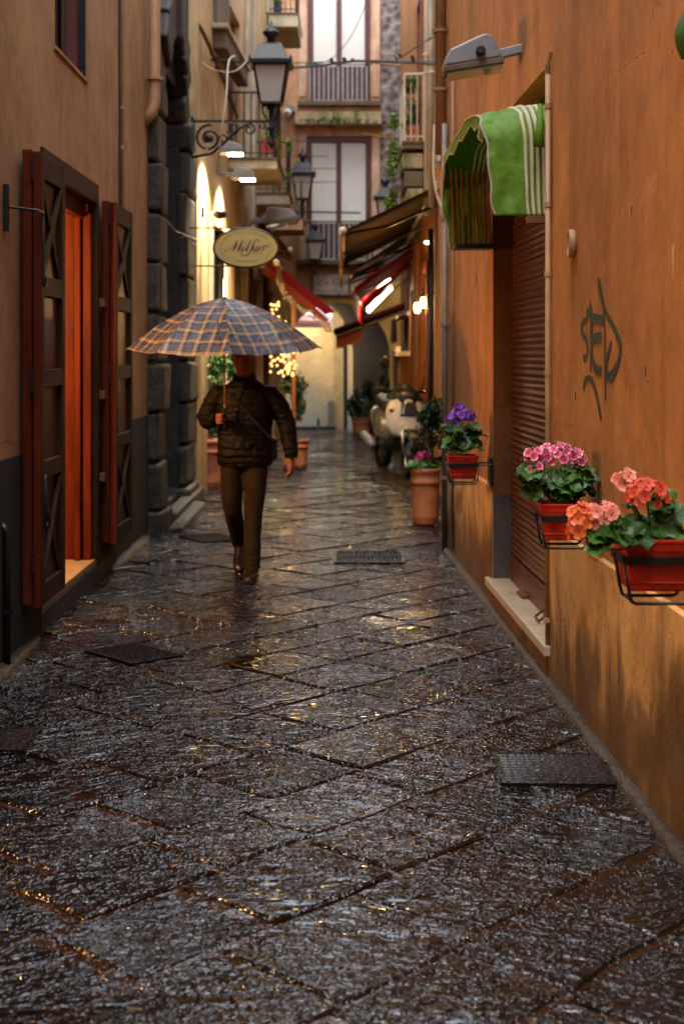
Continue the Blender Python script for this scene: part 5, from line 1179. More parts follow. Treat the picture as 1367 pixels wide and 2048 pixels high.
x, y, z = pc(1252, 1382, 1186, D1, .2); planter('red planter nearest the camera at the right edge', (x, y, z))
geranium('coral and peach geranium in the planter nearest the camera', (x, y, z+.13),
         [(P(1292, 988, D1-.02), .055, .045, ['coral', 'coral'] and ['coral'], 20) if False else (P(1293, 990, D1-.03), .058, .045, ['coral'], 24), (P(1250, 962, D1), .030, .028, ['coral', 'peachpet'], 9), (P(1205, 1036, D1-.05), .050, .040, ['peachpet'], 24), (P(1160, 1050, D1-.07), .034, .058, ['orangepet'], 18)],
         [(P(1290, 1058, D1), .085, .030, 26, 1.15), (P(1240, 1075, D1-.09), .045, .025, 8, 1.35), (P(1327, 1015, D1-.02), .035, .03, 7, 1.1), (P(1195, 1085, D1-.10), .018, .02, 3, .9), (P(1340, 1060, D1+.02), .05, .03, 8, 1.0), (P(1262, 1000, D1), .025, .025, 5, .7)], 1, group='geraniums in red planters')
x, y, z = pc(1083, 1175, 1082, D2, .2); planter('red planter in the middle beside the roller shutter', (x, y, z))
geranium('pink and white edged geranium in the middle planter', (x, y, z+.13),
         [(P(1112, 912, D2-.02), .078, .052, ['pinkpet'], 30), (P(1070, 912, D2-.06), .040, .035, ['pinkpet'], 12), (P(1150, 918, D2), .040, .04, ['pinkpet'], 12), (P(1072, 938, D2-.08), .03, .025, ['pinkpet'], 7)],
         [(P(1125, 972, D2), .10, .045, 44, 1.25), (P(1060, 955, D2-.08), .04, .02, 6, 1.3), (P(1062, 988, D2-.08), .03, .01, 3, 1.1), (P(1150, 950, D2), .05, .03, 10, 1.2)], 2, group='geraniums in red planters')
x, y, z = pc(896, 956, 959, D3, .2); planter('red planter farthest along the orange wall with purple flowers', (x, y, z))
geranium('purple geranium in the farthest red planter', (x, y, z+.13),
         [(P(924, 834, D3), .085, .045, ['purplepet'], 30), (P(918, 818, D3), .03, .03, ['purplepet'], 8), (P(900, 838, D3-.05), .03, .03, ['purplepet'], 7)],
         [(P(925, 888, D3), .105, .035, 30, 1.35), (P(905, 862, D3-.05), .04, .03, 8, 1.3), (P(945, 862, D3), .05, .03, 9, 1.35)], 3, group='geraniums in red planters')

# ------------------------------------------------------------------ terracotta pots, shrubs, hanging greenery
def pot(label, c, r, h, rim=True, mat='terracotta', cat='pot', name='terracotta_pot', k=.86):
    t = thing(name, c, label, cat, 'terracotta pots' if mat == 'terracotta' else None)
    MB().lathe([(r*k*.93, 0), (r*k*.95, .01), (r*k, h*.12), (r*k*1.01, h*.13), (r*k*1.0, h*.15), (r*.93, h*.70), (r*.93, h*.705)], 28, c).build('body', M[mat], t, smooth=True)
    MB().lathe([(r*.93, h*.70), (r*1.02, h*.72), (r*1.03, h*.78), (r*.97, h*.80), (r*.97, h*.90), (r*1.05, h*.93), (r*1.06, h*.985), (r*1.02, h), (r*.93, h), (r*.90, h*.90)], 28, c, False).build('rim', M[mat], t, smooth=True)
    MB().lathe([(0, h*.9), (r*.91, h*.9)], 16, c, False).build('soil', M['soil'], t); return t
def foliage(name, label, cat, base, blobs, mat, n, size, seed, trunk=None, group=None, fm=None):
    t = thing(name, base, label, cat, group); r_ = random.Random(seed); m = MB()
    for k in range(n):
        c, rx, rz = blobs[r_.randrange(len(blobs))]; 
        while True:
            o = Vector((r_.uniform(-1, 1), r_.uniform(-1, 1), r_.uniform(-1, 1)))
            if o.length < 1: break
        o = o*(.55+.45*o.length); p = Vector(c)+Vector((o.x*rx, o.y*rx, o.z*rz)); 
        if noise.noise(p*5.0+Vector((seed, 0, 0))) < -.22: continue
        s = size*r_.uniform(.6, 1.3); d = Vector((r_.gauss(0, 1), r_.gauss(0, 1), r_.gauss(0, 1))).normalized(); e = d.orthogonal().normalized(); e = Matrix.Rotation(r_.random()*6, 3, d) @ e; w = d.cross(e)
        m.add([p-e*s, p+w*s*.42-e*s*.1+d*s*.12, p+e*s, p-w*s*.42-e*s*.1+d*s*.12], [(0, 1, 2), (0, 2, 3)])
    m.build('foliage', M[mat], t, kind='stuff')
    if trunk:
        for pts, r0 in trunk: MB().tube(pts, [r0*(1-.6*i/(len(pts)-1)) for i in range(len(pts))], 6).build('trunk', M['twig'], t, smooth=True)
    return t
p0 = P(850, 1047, 13.85); p0.z = .0; pot('tall terracotta pot with magenta flowers at the corner of the orange wall', tuple(p0), .145, .54, k=.9)
b = (p0.x, p0.y, .49)
geranium('small magenta geranium in the tall corner pot', b, [((p0.x-.02, p0.y-.06, .66), .07, .045, ['magentapet'], 22), ((p0.x-.09, p0.y-.06, .63), .03, .03, ['magentapet'], 6)], [((p0.x-.02, p0.y-.04, .57), .12, .03, 26, 1.3), ((p0.x-.15, p0.y-.06, .56), .035, .02, 5, 1.2)], 4)
foliage('shrub', 'tall thin dark shrub growing from the corner pot', 'shrub', (p0.x+.05, p0.y, .5), [((p0.x+.06, p0.y, .82), .15, .20), ((p0.x+.10, p0.y, 1.08), .13, .15), ((p0.x+.02, p0.y, 1.02), .12, .10), ((p0.x+.13, p0.y, .70), .08, .15)], 'leafdark', 1900, .026, 6, [([(p0.x+.05, p0.y, .49), (p0.x+.07, p0.y, .8), (p0.x+.10, p0.y, 1.12)], .02), ([(p0.x+.02, p0.y, .49), (p0.x+.01, p0.y, .75), (p0.x, p0.y, 1.0)], .012)])
q0 = P(421, 974, 17.6); q0.z = 0; pot('terracotta pot on the left behind the walking man', tuple(q0), .22, .60)
foliage('shrub', 'bushy green shrub in the left pot behind the umbrella man', 'shrub', (q0.x, q0.y, .5), [((q0.x+.04, q0.y, 1.45), .30, .33), ((q0.x+.18, q0.y, 1.5), .22, .22), ((q0.x-.02, q0.y, 1.1), .22, .25), ((q0.x+.0, q0.y, .8), .14, .2)], 'leaf', 2600, .035, 8, [([(q0.x, q0.y, .5), (q0.x+.02, q0.y, .9), (q0.x+.06, q0.y, 1.5)], .022)])
q0 = P(590, 880, 20.6); q0.z = 0; pot('terracotta pot mostly hidden behind the man, below the fairy lights', tuple(q0), .20, .42)
foliage('shrub', 'dark shrub below the fairy lights', 'shrub', (q0.x, q0.y, .4), [((q0.x+.02, q0.y, 1.18), .16, .22), ((q0.x-.07, q0.y, 1.25), .16, .16), ((q0.x+.05, q0.y, .9), .12, .22)], 'leafdark', 1300, .035, 9, [([(q0.x, q0.y, .38), (q0.x, q0.y, .8), (q0.x+.02, q0.y, 1.2)], .02)])
q0 = P(762, 872, 25.8); q0.z = 0; pot('small terracotta pot left of the scooter', tuple(q0), .15, .42)
foliage('shrub', 'narrow green shrub beside the archway', 'shrub', (q0.x, q0.y, .4), [((q0.x+.02, q0.y, .75), .15, .35), ((q0.x+.05, q0.y, 1.1), .10, .2)], 'leaf', 800, .045, 10, [([(q0.x, q0.y, .38), (q0.x+.03, q0.y, 1.1)], .02)])
q0 = P(722, 868, 29.2); q0.z = 0; pot('dark pot standing inside the archway', tuple(q0), .2, .35)
foliage('shrub', 'spiky plants inside the dark archway', 'shrub', (q0.x, q0.y, .3), [((q0.x, q0.y, .65), .22, .32), ((q0.x-.15, q0.y, .55), .15, .25), ((q0.x+.12, q0.y, .9), .12, .25)], 'leafdark', 900, .06, 12)
# pots and plants on the right balcony
pb = P(830, 273, 20.2); pot('round terracotta pot on the right balcony', (pb.x+.02, 20.35, 4.652), .14, .26)
foliage('balcony_plant', 'leafy plant in the round balcony pot', 'plant', (pb.x+.02, 20.35, 4.9), [((pb.x-.03, 20.4, 5.15), .16, .25), ((pb.x+.03, 20.4, 5.0), .16, .12), ((pb.x-.02, 20.6, 5.55), .12, .12), ((pb.x-.08, 20.4, 4.95), .1, .12)], 'leafdark', 1100, .035, 13)
props(MB().lathe([(.05, 0), (.065, .12)], 12, (.955, 20.1, 5.34)).build('hanging_pot', M['blackplastic']), 'small black pot hung on the right balcony rail', 'pot')
foliage('balcony_plant', 'bright green tuft in the black hanging pot', 'plant', (.96, 20.1, 5.46), [((.96, 20.1, 5.50), .11, .09)], 'leafyel', 260, .035, 14)
foliage('trailing_plant', 'yellow green plant trailing down beside the right balcony', 'plant', (.72, 20.6, 4.6), [((.76, 20.6, 4.62), .11, .18), ((.72, 20.6, 4.38), .10, .2), ((.74, 20.7, 4.05), .08, .2), ((.70, 20.7, 3.85), .10, .12), ((.74, 20.5, 5.0), .07, .15)], 'leafyel', 1100, .04, 15, [([(.84, 20.6, 4.7), (.75, 20.6, 4.5), (.72, 20.65, 3.8)], .01)])
pbx = P(542, 304, 19.65); props(MB().box(pbx.x-.12, pbx.x+.10, 19.6, 19.75, pbx.z-.02, pbx.z+.17).build('flower_box', M['plastic_red'], bevel=.01), 'small red flowerpot on the wide black railed balcony', 'pot')
foliage('balcony_plant', 'light green plant in the small red flowerpot', 'plant', (pbx.x, 19.65, pbx.z+.17), [((pbx.x-.03, 19.65, pbx.z+.20), .13, .08), ((pbx.x+.12, 19.6, pbx.z+.05), .04, .25), ((pbx.x+.0, 19.65, pbx.z+.28), .08, .1)], 'leafyel', 420, .03, 16)
ptop = P(556, 22, 25.4); props(MB().lathe([(.06, 0), (.085, .14)], 12, (ptop.x, 25.2, 7.665)).build('blue_pot', basic('blue_glaze', (.03, .05, .14), .3)), 'small blue pot on the topmost balcony', 'pot')
foliage('balcony_plant', 'small green plant in the blue pot', 'plant', (ptop.x, 25.2, 7.8), [((ptop.x, 25.2, 7.88), .09, .08)], 'leaf', 160, .03, 17)
foliage('balcony_plant', 'green tuft trailing by the middle lantern', 'plant', P(570, 350, 22), [(P(572, 352, 22), .10, .08), (P(578, 300, 22), .05, .2)], 'leafyel', 300, .035, 18)
mo = MB(); mr = random.Random(4)
for k in range(900):
    xx = mr.uniform(fx(600), fx(756)); u = abs((xx-fx(668))/(fx(756)-fx(668))); 
    if mr.random() < u*.75: continue
    p = Vector((xx, FY-.33+mr.uniform(-.02, .1), fz(249)+mr.uniform(-.03, .08)*(1.3-u))); s = .022; d = Vector((mr.gauss(0, 1), -1, mr.gauss(0, 1))).normalized(); e = d.orthogonal().normalized(); w = d.cross(e)
    mo.add([p-e*s, p+w*s, p+e*s, p-w*s], [(0, 1, 2, 3)])
props(mo.build('moss', M['moss'], kind='stuff'), 'green moss growing on the lintel above the lower window')

# ------------------------------------------------------------------ parked scooter (built at the origin facing -Y, then placed)
sct = thing('parked_scooter', (0, 0, 0), 'silver scooter with black windscreen parked against the right wall', 'scooter')
def wheel(y, r, w, nm):
    wh = MB().tube([(0, y+r*math.cos(a), r+r*math.sin(a)+.0) for a in [2*math.pi*k/26 for k in range(26)]], w, 8, closed=True); 
    wh = MB()
    prof = [(r-.075, -w*.7), (r-.03, -w), (r-.005, -w*.6), (r, 0), (r-.005, w*.6), (r-.03, w), (r-.075, w*.7)]
    n = 28
    wh.add([(q[1], y+q[0]*math.cos(2*math.pi*k/n), r+q[0]*math.sin(2*math.pi*k/n)) for k in range(n) for q in prof], [(k*7+j, k*7+j+1, ((k+1) % n)*7+j+1, ((k+1) % n)*7+j) for k in range(n) for j in range(6)])
    o = wh.build(nm, M['rubber'], sct, smooth=True)
    MB().tube([(0, y+(r-.075)*math.cos(2*math.pi*k/24), r+(r-.075)*math.sin(2*math.pi*k/24)) for k in range(24)], .018, 6, closed=True).build('rim', M['chrome'], o, smooth=True)
    sp_ = MB()
    for k in range(6): a = k*math.pi/3; sp_.bar((0, y, r), (0, y+(r-.08)*math.cos(a), r+(r-.08)*math.sin(a)), .03, .022)
    sp_.tube([(-.05, y, r), (.05, y, r)], .045, 10); sp_.build('spokes', M['grey'], o)
    MB().tube([(.052, y, r), (.056, y, r)], .11, 16).build('brake_disc', M['chrome'], o)
wheel(-.62, .27, .060, 'front_wheel'); wheel(.66, .26, .068, 'rear_wheel')
for s in (-.085, .085): MB().tube([(s, -.62, .27), (s*1.0, -.50, .62)], .021, 8).build('fork_leg', M['chrome'], sct, smooth=True)
fd = MB()
fd.grid(lambda u, v: ((-.085+.17*v), -.62+.31*math.cos(R(20+150*u))*1.0, .27+.31*math.sin(R(20+150*u))+.012*math.sin(math.pi*v)), 14, 5); fd.build('front_fender', M['blackplastic'], sct, smooth=True, solid=.006)
def sec(y, z, w, h, n=16, pw=.7):
    return [(w*math.copysign(abs(math.cos(a))**pw, math.cos(a)), y, z+h*math.copysign(abs(math.sin(a))**pw, math.sin(a))) for a in [2*math.pi*k/n for k in range(n)]]
ap = MB(); ap.rings([[(x*1.0, -.50+.16*(z-.5)+.10*(abs(x)/.25)**2-.10*(1-abs(z-.72)*1.6), z) for x, z in [(w*math.cos(a), zc+hh*math.sin(a)) for a in [2*math.pi*k/20 for k in range(20)]]] for w, zc, hh in ((.02, .72, .02),)] , True) if False else None
def apf(u, v):
    z = .48+.50*v; w = (.16+.10*math.sin(math.pi*min(1, v*1.05))**.7); x = (u-.5)*2*w; return (x, -.58+.20*v+.16*(abs(u-.5)*2)**2.2, z)
MB().grid(apf, 14, 12).build('front_apron', M['white_cam'], sct, smooth=True, solid=.02)
MB().grid(lambda u, v: tuple(Vector(apf(.28+.44*u, .52+.36*v))+Vector((0, -.016, 0))), 8, 6).build('headlamp', M['headglass'], sct, smooth=True, solid=.01)
MB().grid(lambda u, v: ((u-.5)*2*(.24-.10*v*v), -.36+.16*v+.12*(abs(u-.5)*2)**2, .94+.22*v*(1-.35*(abs(u-.5)*2)**2)), 10, 8).build('windscreen', M['rubber'], sct, smooth=True, solid=.008)
MB().rings([sec(-.40, .93, .10, .06), sec(-.30, 1.0, .15, .09), sec(-.16, 1.0, .14, .07), sec(-.10, .98, .06, .04)]).build('dashboard', M['blackplastic'], sct, smooth=True)
MB().tube([(-.34, -.10, 1.07), (-.2, -.18, 1.05), (.2, -.18, 1.05), (.34, -.10, 1.07)], .018, 8).build('handlebar', M['black'], sct, smooth=True)
for s in (-1, 1):
    MB().tube([(s*.24, -.145, 1.06), (s*.36, -.09, 1.07)], .026, 8).build('grip', M['rubber'], sct, smooth=True)
    MB().tube([(s*.22, -.16, 1.07), (s*.26, -.20, 1.25), (s*.28, -.20, 1.33)], .009, 6).build('mirror_stem', M['black'], sct)
    mm = MB().sphere((s*.29, -.20, 1.40), .065, .02, .085).build('mirror', M['blackplastic'], sct, smooth=True)
    MB().sphere((s*.20, -.37, .80), .04, .03, .025).build('turn_signal', M['orangecanvas'], sct, smooth=True)
    MB().tube([(s*.26, -.16, 1.07), (s*.34, -.19, 1.04)], .008, 5).build('brake_lever', M['chrome'], sct)
MB().rings([sec(-.42, .50, .12, .2), sec(-.30, .42, .19, .12), sec(.0, .34, .20, .07), sec(.2, .36, .20, .09)]).build('footboard', M['blackplastic'], sct, smooth=True)
MB().rings([sec(.12, .48, .14, .14), sec(.3, .58, .20, .20), sec(.6, .64, .20, .20), sec(.9, .70, .15, .14), sec(1.02, .74, .06, .05)]).build('rear_body', M['silver'], sct, smooth=True)
MB().rings([sec(.10, .80, .12, .05), sec(.25, .84, .17, .07), sec(.55, .88, .17, .07), sec(.7, .93, .15, .07), sec(.95, .92, .09, .05)]).build('seat', M['rubber'], sct, smooth=True)
MB().tube([(-.20, .42, .30), (-.21, .5, .34), (-.21, .95, .42)], [.05, .065, .06], 12).build('exhaust', M['grey'], sct, smooth=True); MB().tube([(-.21, .952, .42), (-.21, .97, .422)], .05, 12).build('exhaust_tip', M['chrome'], sct)
MB().box(-.09, .09, 1.0, 1.01, .50, .64).build('mudguard', M['blackplastic'], sct); MB().tube([(.16, .15, .25), (.22, .2, .0)], .012, 6).build('side_stand', M['black'], sct)
ps = P(797, 955, 19.0); sct.rotation_euler = (R(0), R(4), R(13)); sct.scale = (1.08, 1.08, 1.08); sct.location = (ps.x-.02, 19.75, 0.01)

# ------------------------------------------------------------------ the man (built facing -Y with his feet at the origin)
man = thing('person', (0, 0, 0), 'man in dark jacket and olive trousers walking under a tartan umbrella', 'person')
hs = (0.0, -.035, 1.615)   # head centre, bowed forward
def limb(mb, pts, n=12): mb.tube([p[:3] for p in pts], [p[3] for p in pts], n)
def hand(mb, w, palm, side, up, curl, thumbdir, sc=1.0):
    """w wrist, palm = direction to knuckles, side = direction across the knuckles, up = back of the hand"""
    w = Vector(w); p = Vector(palm).normalized(); s = Vector(side).normalized(); u = Vector(up).normalized(); k = w+p*.085*sc
    for i in range(4):
        o = s*(i-1.5)*.020*sc; mb.tube([w+o*.7+p*.01, k+o], [.017*sc, .0135*sc], 8)
    for i, L in enumerate((.070, .080, .075, .058)):
        o = s*(i-1.5)*.0205*sc; pts = [k+o-p*.02]; d = p.copy(); q = k+o; pts.append(q)
        for j in range(3):
            d = (Matrix.Rotation(-curl[j], 3, s) @ d); q = q+d*L*(.45, .32, .23)[j]*sc; pts.append(q)
        mb.tube(pts, [.011*sc, .011*sc, .010*sc, .009*sc, .0075*sc], 7); mb.sphere(q, .0075*sc, n=6, m=4)
    t0 = w+p*.025-s*.022*sc; t1 = t0+Vector(thumbdir[0])*.038*sc; t2 = t1+Vector(thumbdir[1])*.032*sc; t3 = t2+Vector(thumbdir[2])*.024*sc
    mb.tube([t0, t1, t2, t3], [.015*sc, .0125*sc, .011*sc, .0085*sc], 7)
bd = MB()
# legs, torso, neck
hipL, hipR = (-.085, .02, .90), (.105, .0, .90)
kneeL, kneeR = (-.085, .03, .49), (.085, -.10, .49); ankL, ankR = (-.05, .36, .20), (.07, -.115, .10)
for h_, k_, a_ in ((hipL, kneeL, ankL), (hipR, kneeR, ankR)): limb(bd, [(*h_, .075), (*[(a+b)/2 for a, b in zip(h_, k_)], .070), (*k_, .052), (*[(a*.6+b*.4) for a, b in zip(k_, a_)], .05), (*a_, .026)])
bd.ell([((.01, .0, .82), .12, .09), ((.01, .0, .95), .15, .10), ((.01, .0, 1.1), .145, .10), ((.015, .0, 1.25), .16, .11), ((.015, 0, 1.36), .15, .10), ((.012, 0, 1.42), .10, .07)], 16)
limb(bd, [(.01, .01, 1.38, .065), (.005, -.005, 1.46, .056), (.0, -.02, 1.53, .055)])
# arms: viewer-left holds the umbrella
shL, elL, wrL = (-.165, .0, 1.375), (-.285, .03, 1.16), (-.185, -.19, 1.175); shR, elR, wrR = (.195, .0, 1.365), (.315, .02, 1.13), (.355, -.04, .875)
for s_, e_, w_ in ((shL, elL, wrL), (shR, elR, wrR)): limb(bd, [(*s_, .05), (*e_, .042), (*[(a*.6+b*.4) for a, b in zip(e_, w_)], .04), (*w_, .026)])
UX, UY = -.120, -.262
hand(bd, (wrL[0]+.0, wrL[1], wrL[2]), (.62, -.70, .0), (0, 0, 1), (-.6, -.7, 0), (1.05, 1.25, .8), ((.5, -.3, .3), (.9, -.2, .1), (.8, .4, 0)), 1.0)
hand(bd, wrR, (.05, -.1, -1), (-.25, -1, 0.05), (1, 0, 0), (.35, .6, .5), ((-.5, -.6, -.6), (-.3, -.2, -.9), (-.2, 0, -.9)), 1.0)
# head
cx, cy, cz = hs
hd = [((0, .012, -.125), .020, .022), ((0, -.028, -.118), .034, .038), ((0, -.022, -.100), .050, .062), ((0, -.012, -.07), .062, .078), ((0, -.004, -.035), .071, .088), ((0, 0, .0), .076, .096), ((0, .004, .035), .078, .100), ((0, .006, .07), .074, .095), ((0, .008, .10), .058, .076), ((0, .010, .118), .032, .042), ((0, .010, .123), .008, .01)]
tilt = R(16)
def hx(p): 
    x, y, z = p; y2 = y*math.cos(tilt)+z*-math.sin(tilt)*1; z2 = y*math.sin(tilt)+z*math.cos(tilt); return (cx+x, cy+y2, cz+z2)
rg = []
for c, rx, ry in hd: rg.append([hx((c[0]+rx*math.cos(2*math.pi*k/20), c[1]+ry*math.sin(2*math.pi*k/20)*(1.0 if math.sin(2*math.pi*k/20) > 0 else 1.0), c[2])) for k in range(20)])
bd.rings(rg)
bd.tube([hx((0, -.092, .03)), hx((0, -.108, .0)), hx((0, -.120, -.026)), hx((0, -.102, -.036))], [.008, .011, .014, .010], 8)   # nose
for s in (-1, 1):
    bd.sphere(hx((s*.013, -.104, -.03)), .009, n=8, m=6); bd.sphere(hx((s*.030, -.090, .028)), .018, .010, .007, 8, 6)     # nostril wing, brow
    bd.sphere(hx((s*.040, -.072, -.020)), .022, .018, .018, 8, 6)                                                  # cheekbone
    bd.sphere(hx((s*.079, .012, -.005)), .011, .020, .032, 8, 6)                                                  # ear
bd.sphere(hx((0, -.090, -.060)), .022, .010, .006, 10, 6); bd.sphere(hx((0, -.088, -.070)), .018, .010, .006, 10, 6); bd.sphere(hx((0, -.072, -.100)), .020, .018, .015, 10, 6)
body = bd.build('body', M['skin'], man); remesh(body, .0048, 3)
for s in (-1, 1): MB().sphere(hx((s*.031, -.084, .008)), .0115, .008, .0075, 10, 6).build('eye', M['blackplastic'], man, smooth=True)
for s in (-1, 1): MB().tube([hx((s*.013, -.101, .033)), hx((s*.030, -.100, .040)), hx((s*.048, -.085, .034))], [.003, .0045, .003], 6).build('eyebrow', M['hair'], man)
MB().tube([hx((-.022, -.094, -.065)), hx((0, -.101, -.0645)), hx((.022, -.094, -.065))], .0028, 5).build('lips', basic('lip_line', (.12, .03, .02), .6), man)
hr = MB(); rg = []
for c, rx, ry, z0 in (((0, .03, -.045), .074, .075, 0), ((0, .022, .0), .082, .088, 0), ((0, .016, .04), .084, .094, 0), ((0, .010, .08), .078, .098, 0), ((0, .010, .112), .058, .078, 0), ((0, .010, .132), .02, .03, 0)):
    rg.append([hx((c[0]+rx*math.cos(2*math.pi*k/20), c[1]+ry*math.sin(2*math.pi*k/20), c[2])) for k in range(20)])
hr.rings(rg); ho = hr.build('hair', M['hair'], man, smooth=True)
# jacket
jk = MB()
jk.ell([((.01, .0, .815), .198, .135), ((.01, .0, .84), .208, .142), ((.01, .0, .95), .203, .140), ((.012, .0, 1.08), .200, .140), ((.015, .0, 1.2), .208, .142), ((.015, .0, 1.31), .213, .135), ((.015, .0, 1.38), .185, .115), ((.012, .005, 1.425), .13, .09), ((.01, .005, 1.45), .090, .078)], 22)
limb(jk, [(-.11, .0, 1.345, .070), (-.17, .0, 1.35, .078), (-.235, .015, 1.28, .072), (-.29, .03, 1.16, .066), (-.262, -.05, 1.145, .062), (-.225, -.12, 1.16, .055), (-.200, -.165, 1.170, .048)], 12)
limb(jk, [(.13, .0, 1.345, .070), (.195, .0, 1.345, .080), (.265, .01, 1.25, .074), (.318, .02, 1.13, .068), (.340, -.01, 1.0, .060), (.354, -.035, .90, .052)], 12)
jko = jk.build('jacket', M['jacket'], man)
def wr(co):
    z = co.z; q = Vector((co.x*9, co.y*9, z*16)); a = .006*noise.noise(q)+.004*noise.noise(q*2.3)
    if .80 < z < 1.02 and abs(co.x) < .25: a += .003*math.sin(z*2*math.pi/.052+1.2*noise.noise(Vector((co.x*14, co.y*9, 0))))
    if co.x < -.24 or co.x > .33: a += .0016*math.sin(z*2*math.pi/.045+4*noise.noise(q*.6)+co.y*60)
    return a
remesh(jko, .009, 3, wr)
cl_ = MB(); 
cl_.rings([[(.008+r*math.cos(a), .0+r*.92*math.sin(a)-.012*(1 if math.sin(a) < 0 else 0), z+.02*math.sin(a)) for a in [2*math.pi*k/20 for k in range(20)]] for r, z in ((.105, 1.41), (.092, 1.455), (.080, 1.492), (.072, 1.490), (.070, 1.44))], False)
cl_.build('collar', M['jacket'], man, smooth=True)
for c, r_, ax2 in ((wrL, .046, (.62, -.70, .03)), (wrR, .049, (.05, -.1, -1))):
    a2 = Vector(ax2).normalized(); c = Vector(c)-a2*.012; MB().tube([c-a2*.02, c-a2*.005, c+a2*.012], [r_, r_*1.04, r_*.92], 14).build('cuff', M['jacket'], man, smooth=True)
MB().tube([(.012, -.138, .83), (.012, -.142, 1.0), (.014, -.143, 1.2), (.014, -.128, 1.36)], .0045, 5).build('zip', M['black'], man)
# trousers
tr_ = MB()
tr_.ell([((.008, .005, .93), .165, .115), ((.008, .005, .86), .172, .120), ((.01, .005, .80), .165, .115)], 20)
limb(tr_, [(-.078, .01, .88, .094), (-.084, .01, .72, .091), (-.090, .02, .58, .080), (-.085, .04, .49, .071), (-.072, .16, .36, .065), (-.057, .30, .24, .060), (-.052, .345, .195, .060), (-.052, .355, .168, .058)], 14)
limb(tr_, [(.092, .0, .88, .094), (.088, -.03, .72, .090), (.083, -.085, .56, .078), (.078, -.10, .47, .070), (.072, -.112, .30, .064), (.070, -.12, .15, .063), (.070, -.120, .066, .064)], 14)
tro = tr_.build('trousers', M['trouser'], man)
remesh(tro, .010, 3, lambda co: .004*noise.noise(Vector((co.x*9, co.y*6, co.z*7)))+.003*noise.noise(Vector((co.x*16, co.y*16, co.z*22)))+.0035*math.exp(-((co.z-.12)/.06)**2)*math.sin(co.z*180))
# shoes
def shoe(c, yaw, pitch, nm='shoe'):
    m = MB(); Mx = Matrix.Translation(c) @ Matrix.Rotation(yaw, 4, 'Z') @ Matrix.Rotation(pitch, 4, 'X') @ Matrix.Scale(1.14, 4)
    rg = []
    for y, w, z1, z0 in ((.075, .018, .04, .01), (.065, .032, .085, .0), (.03, .038, .095, 0), (-.02, .036, .085, 0), (-.07, .040, .060, 0), (-.12, .045, .045, 0), (-.165, .040, .038, .0), (-.20, .022, .028, .004), (-.21, .006, .018, .008)):
        rg.append([tuple(Mx @ Vector((w*math.cos(a), y, z0+(z1-z0)*(.5+.5*math.sin(a))))) for a in [2*math.pi*k/14 for k in range(14)]])
    m.rings(rg); o = m.build(nm, M['leather'], man, smooth=True)
    s = MB(); pts = [(.04, .08), (.036, .03), (.032, -.03), (.044, -.10), (.044, -.15), (.026, -.205), (-.026, -.205), (-.044, -.15), (-.044, -.10), (-.032, -.03), (-.036, .03), (-.04, .08)]
    s.prism(pts, lambda x, y: tuple(Mx @ Vector((x, y, -.002))), lambda x, y: tuple(Mx @ Vector((x, y, .014)))); s.build('sole', M['rubber'], o)
shoe(Vector((.07, -.12, .003)), R(-4), R(-0)); shoe(Vector((-.052, .36, .128)), R(3), R(34))
# shoulder bag
MB().tube([(-.10, -.118, 1.36), (.0, -.150, 1.26), (.12, -.150, 1.12), (.215, -.11, 1.02), (.235, .0, .99)], .010, 6).build('bag_strap', M['bag'], man)
MB().box(.19, .245, -.02, .15, .86, 1.02).build('shoulder_bag', M['bag'], man, bevel=.02)
MX = P(487, 1154, 10.55); man.location = (MX.x, 10.55, 0.004)

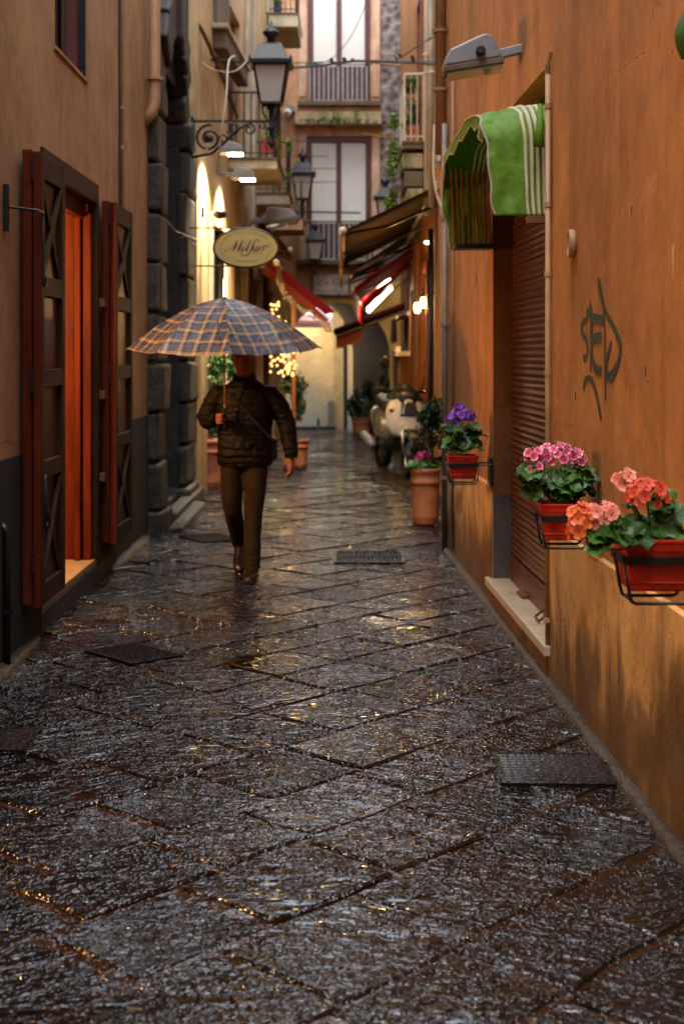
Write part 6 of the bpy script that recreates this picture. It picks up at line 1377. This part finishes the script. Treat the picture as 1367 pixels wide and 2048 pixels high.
# ------------------------------------------------------------------ tartan umbrella
ub = thing('tartan_umbrella', (0, 0, 0), 'large wet tartan umbrella held by the walking man', 'umbrella')
NR, RR, HH = 8, .70, .36; ph = R(8)
def ribp(a, v, k=1.0):
    z = -HH*(v**1.75)*(.92)-HH*.08*v; r = RR*(v-.06*v*v*(1-v)); return Vector((r*math.cos(a), r*math.sin(a), z))
for j in range(NR):
    a0_, a1_ = ph+j*2*math.pi/NR, ph+(j+1)*2*math.pi/NR
    def pf(u, v):
        p = ribp(a0_, v)*(1-u)+ribp(a1_, v)*u; m = 4*u*(1-u); c = Vector((p.x, p.y, 0)); 
        p = p-c*.045*m*v**2; p.z += -.018*m*v+.006*noise.noise(Vector((u*4+j*7, v*6, 0)))*v*m*3+.004*noise.noise(Vector((u*9+j*7, v*14, 3)))*m; return p
    wd_ = lambda v: 2*RR*v*math.sin(math.pi/NR)
    MB().grid(pf, 14, 22, lambda u, v: ((u-.5)*wd_(v)+j*.037+.5, v*.78+.013*(j % 3))).build('canopy_panel', M['plaid'], ub, smooth=True)
    MB().tube([ribp(a0_, k/12)-Vector((0, 0, .006)) for k in range(1, 13)], .0025, 5).build('rib', M['grey'], ub)
    e = ribp(a0_, 1.0); d = (e-ribp(a0_, .95)).normalized(); MB().tube([e-d*.01, e+d*.016], .0045, 6).build('rib_tip', M['black'], ub)
    MB().tube([Vector((0, 0, -.36)), ribp(a0_, .5)], .002, 4).build('stretcher', M['grey'], ub)
MB().tube([(0, 0, .0), (0, 0, .085), (0, 0, .135)], [.008, .005, .004], 8).build('ferrule', M['chrome'], ub)
MB().lathe([(.022, -.004), (.018, .006), (.008, .012)], 12).build('cap', M['black'], ub)
MB().tube([(0, 0, 0), (0, 0, -.88)], .0055, 8).build('shaft', M['orangewood'], ub)
MB().lathe([(.012, -.80), (.014, -.79), (.008, -.775)], 10).build('spring_ring', M['chrome'], ub)
MB().tube([(0, 0, -.80), (0, 0, -.95)], [.011, .014], 10).build('handle', M['black'], ub)
st_ = MB(); st_.grid(lambda u, v: Vector(ribp(ph+math.radians(-98), .55+.3*u))+Vector((-.02+.05*u*u, -.012, .012+.008*math.sin(u*5)+.0*v))+Vector((.014*v, 0, 0)), 8, 2); st_.build('tie_strap', M['bag'], ub, solid=.002)
ub.location = (MX.x+UX-.002, 10.55+UY, 1.19+.86); ub.rotation_euler = (R(3.5), R(0), 0)

# ------------------------------------------------------------------ warm light of the open shops on the left
def lamp_fix(label, loc, energy, col, rad=.1):
    t = thing('pendant_lamp', loc, label, 'lamp'); x, y, z = loc
    MB().sphere(loc, rad*.8).build('globe', M['globe'], t, smooth=True); MB().tube([(x, y, z+rad), (x, y, 3.04)], .006, 5).build('cord', M['cable'], t)
    l = bpy.data.lights.new('shop_light', 'POINT'); l.energy = energy; l.color = col; l.shadow_soft_size = rad; o = bpy.data.objects.new('shop_light', l); COL.objects.link(o); o.location = (x, y, z-rad*1.2)
lamp_fix('warm pendant lamp inside the red shuttered doorway', (-2.50, 8.95, 2.25), 150, (1, .52, .17))
lamp_fix('warm pendant lamp inside the near shop window', (-2.60, 4.70, 2.05), 120, (1, .58, .22), .09)
print('objects', len(bpy.data.objects))
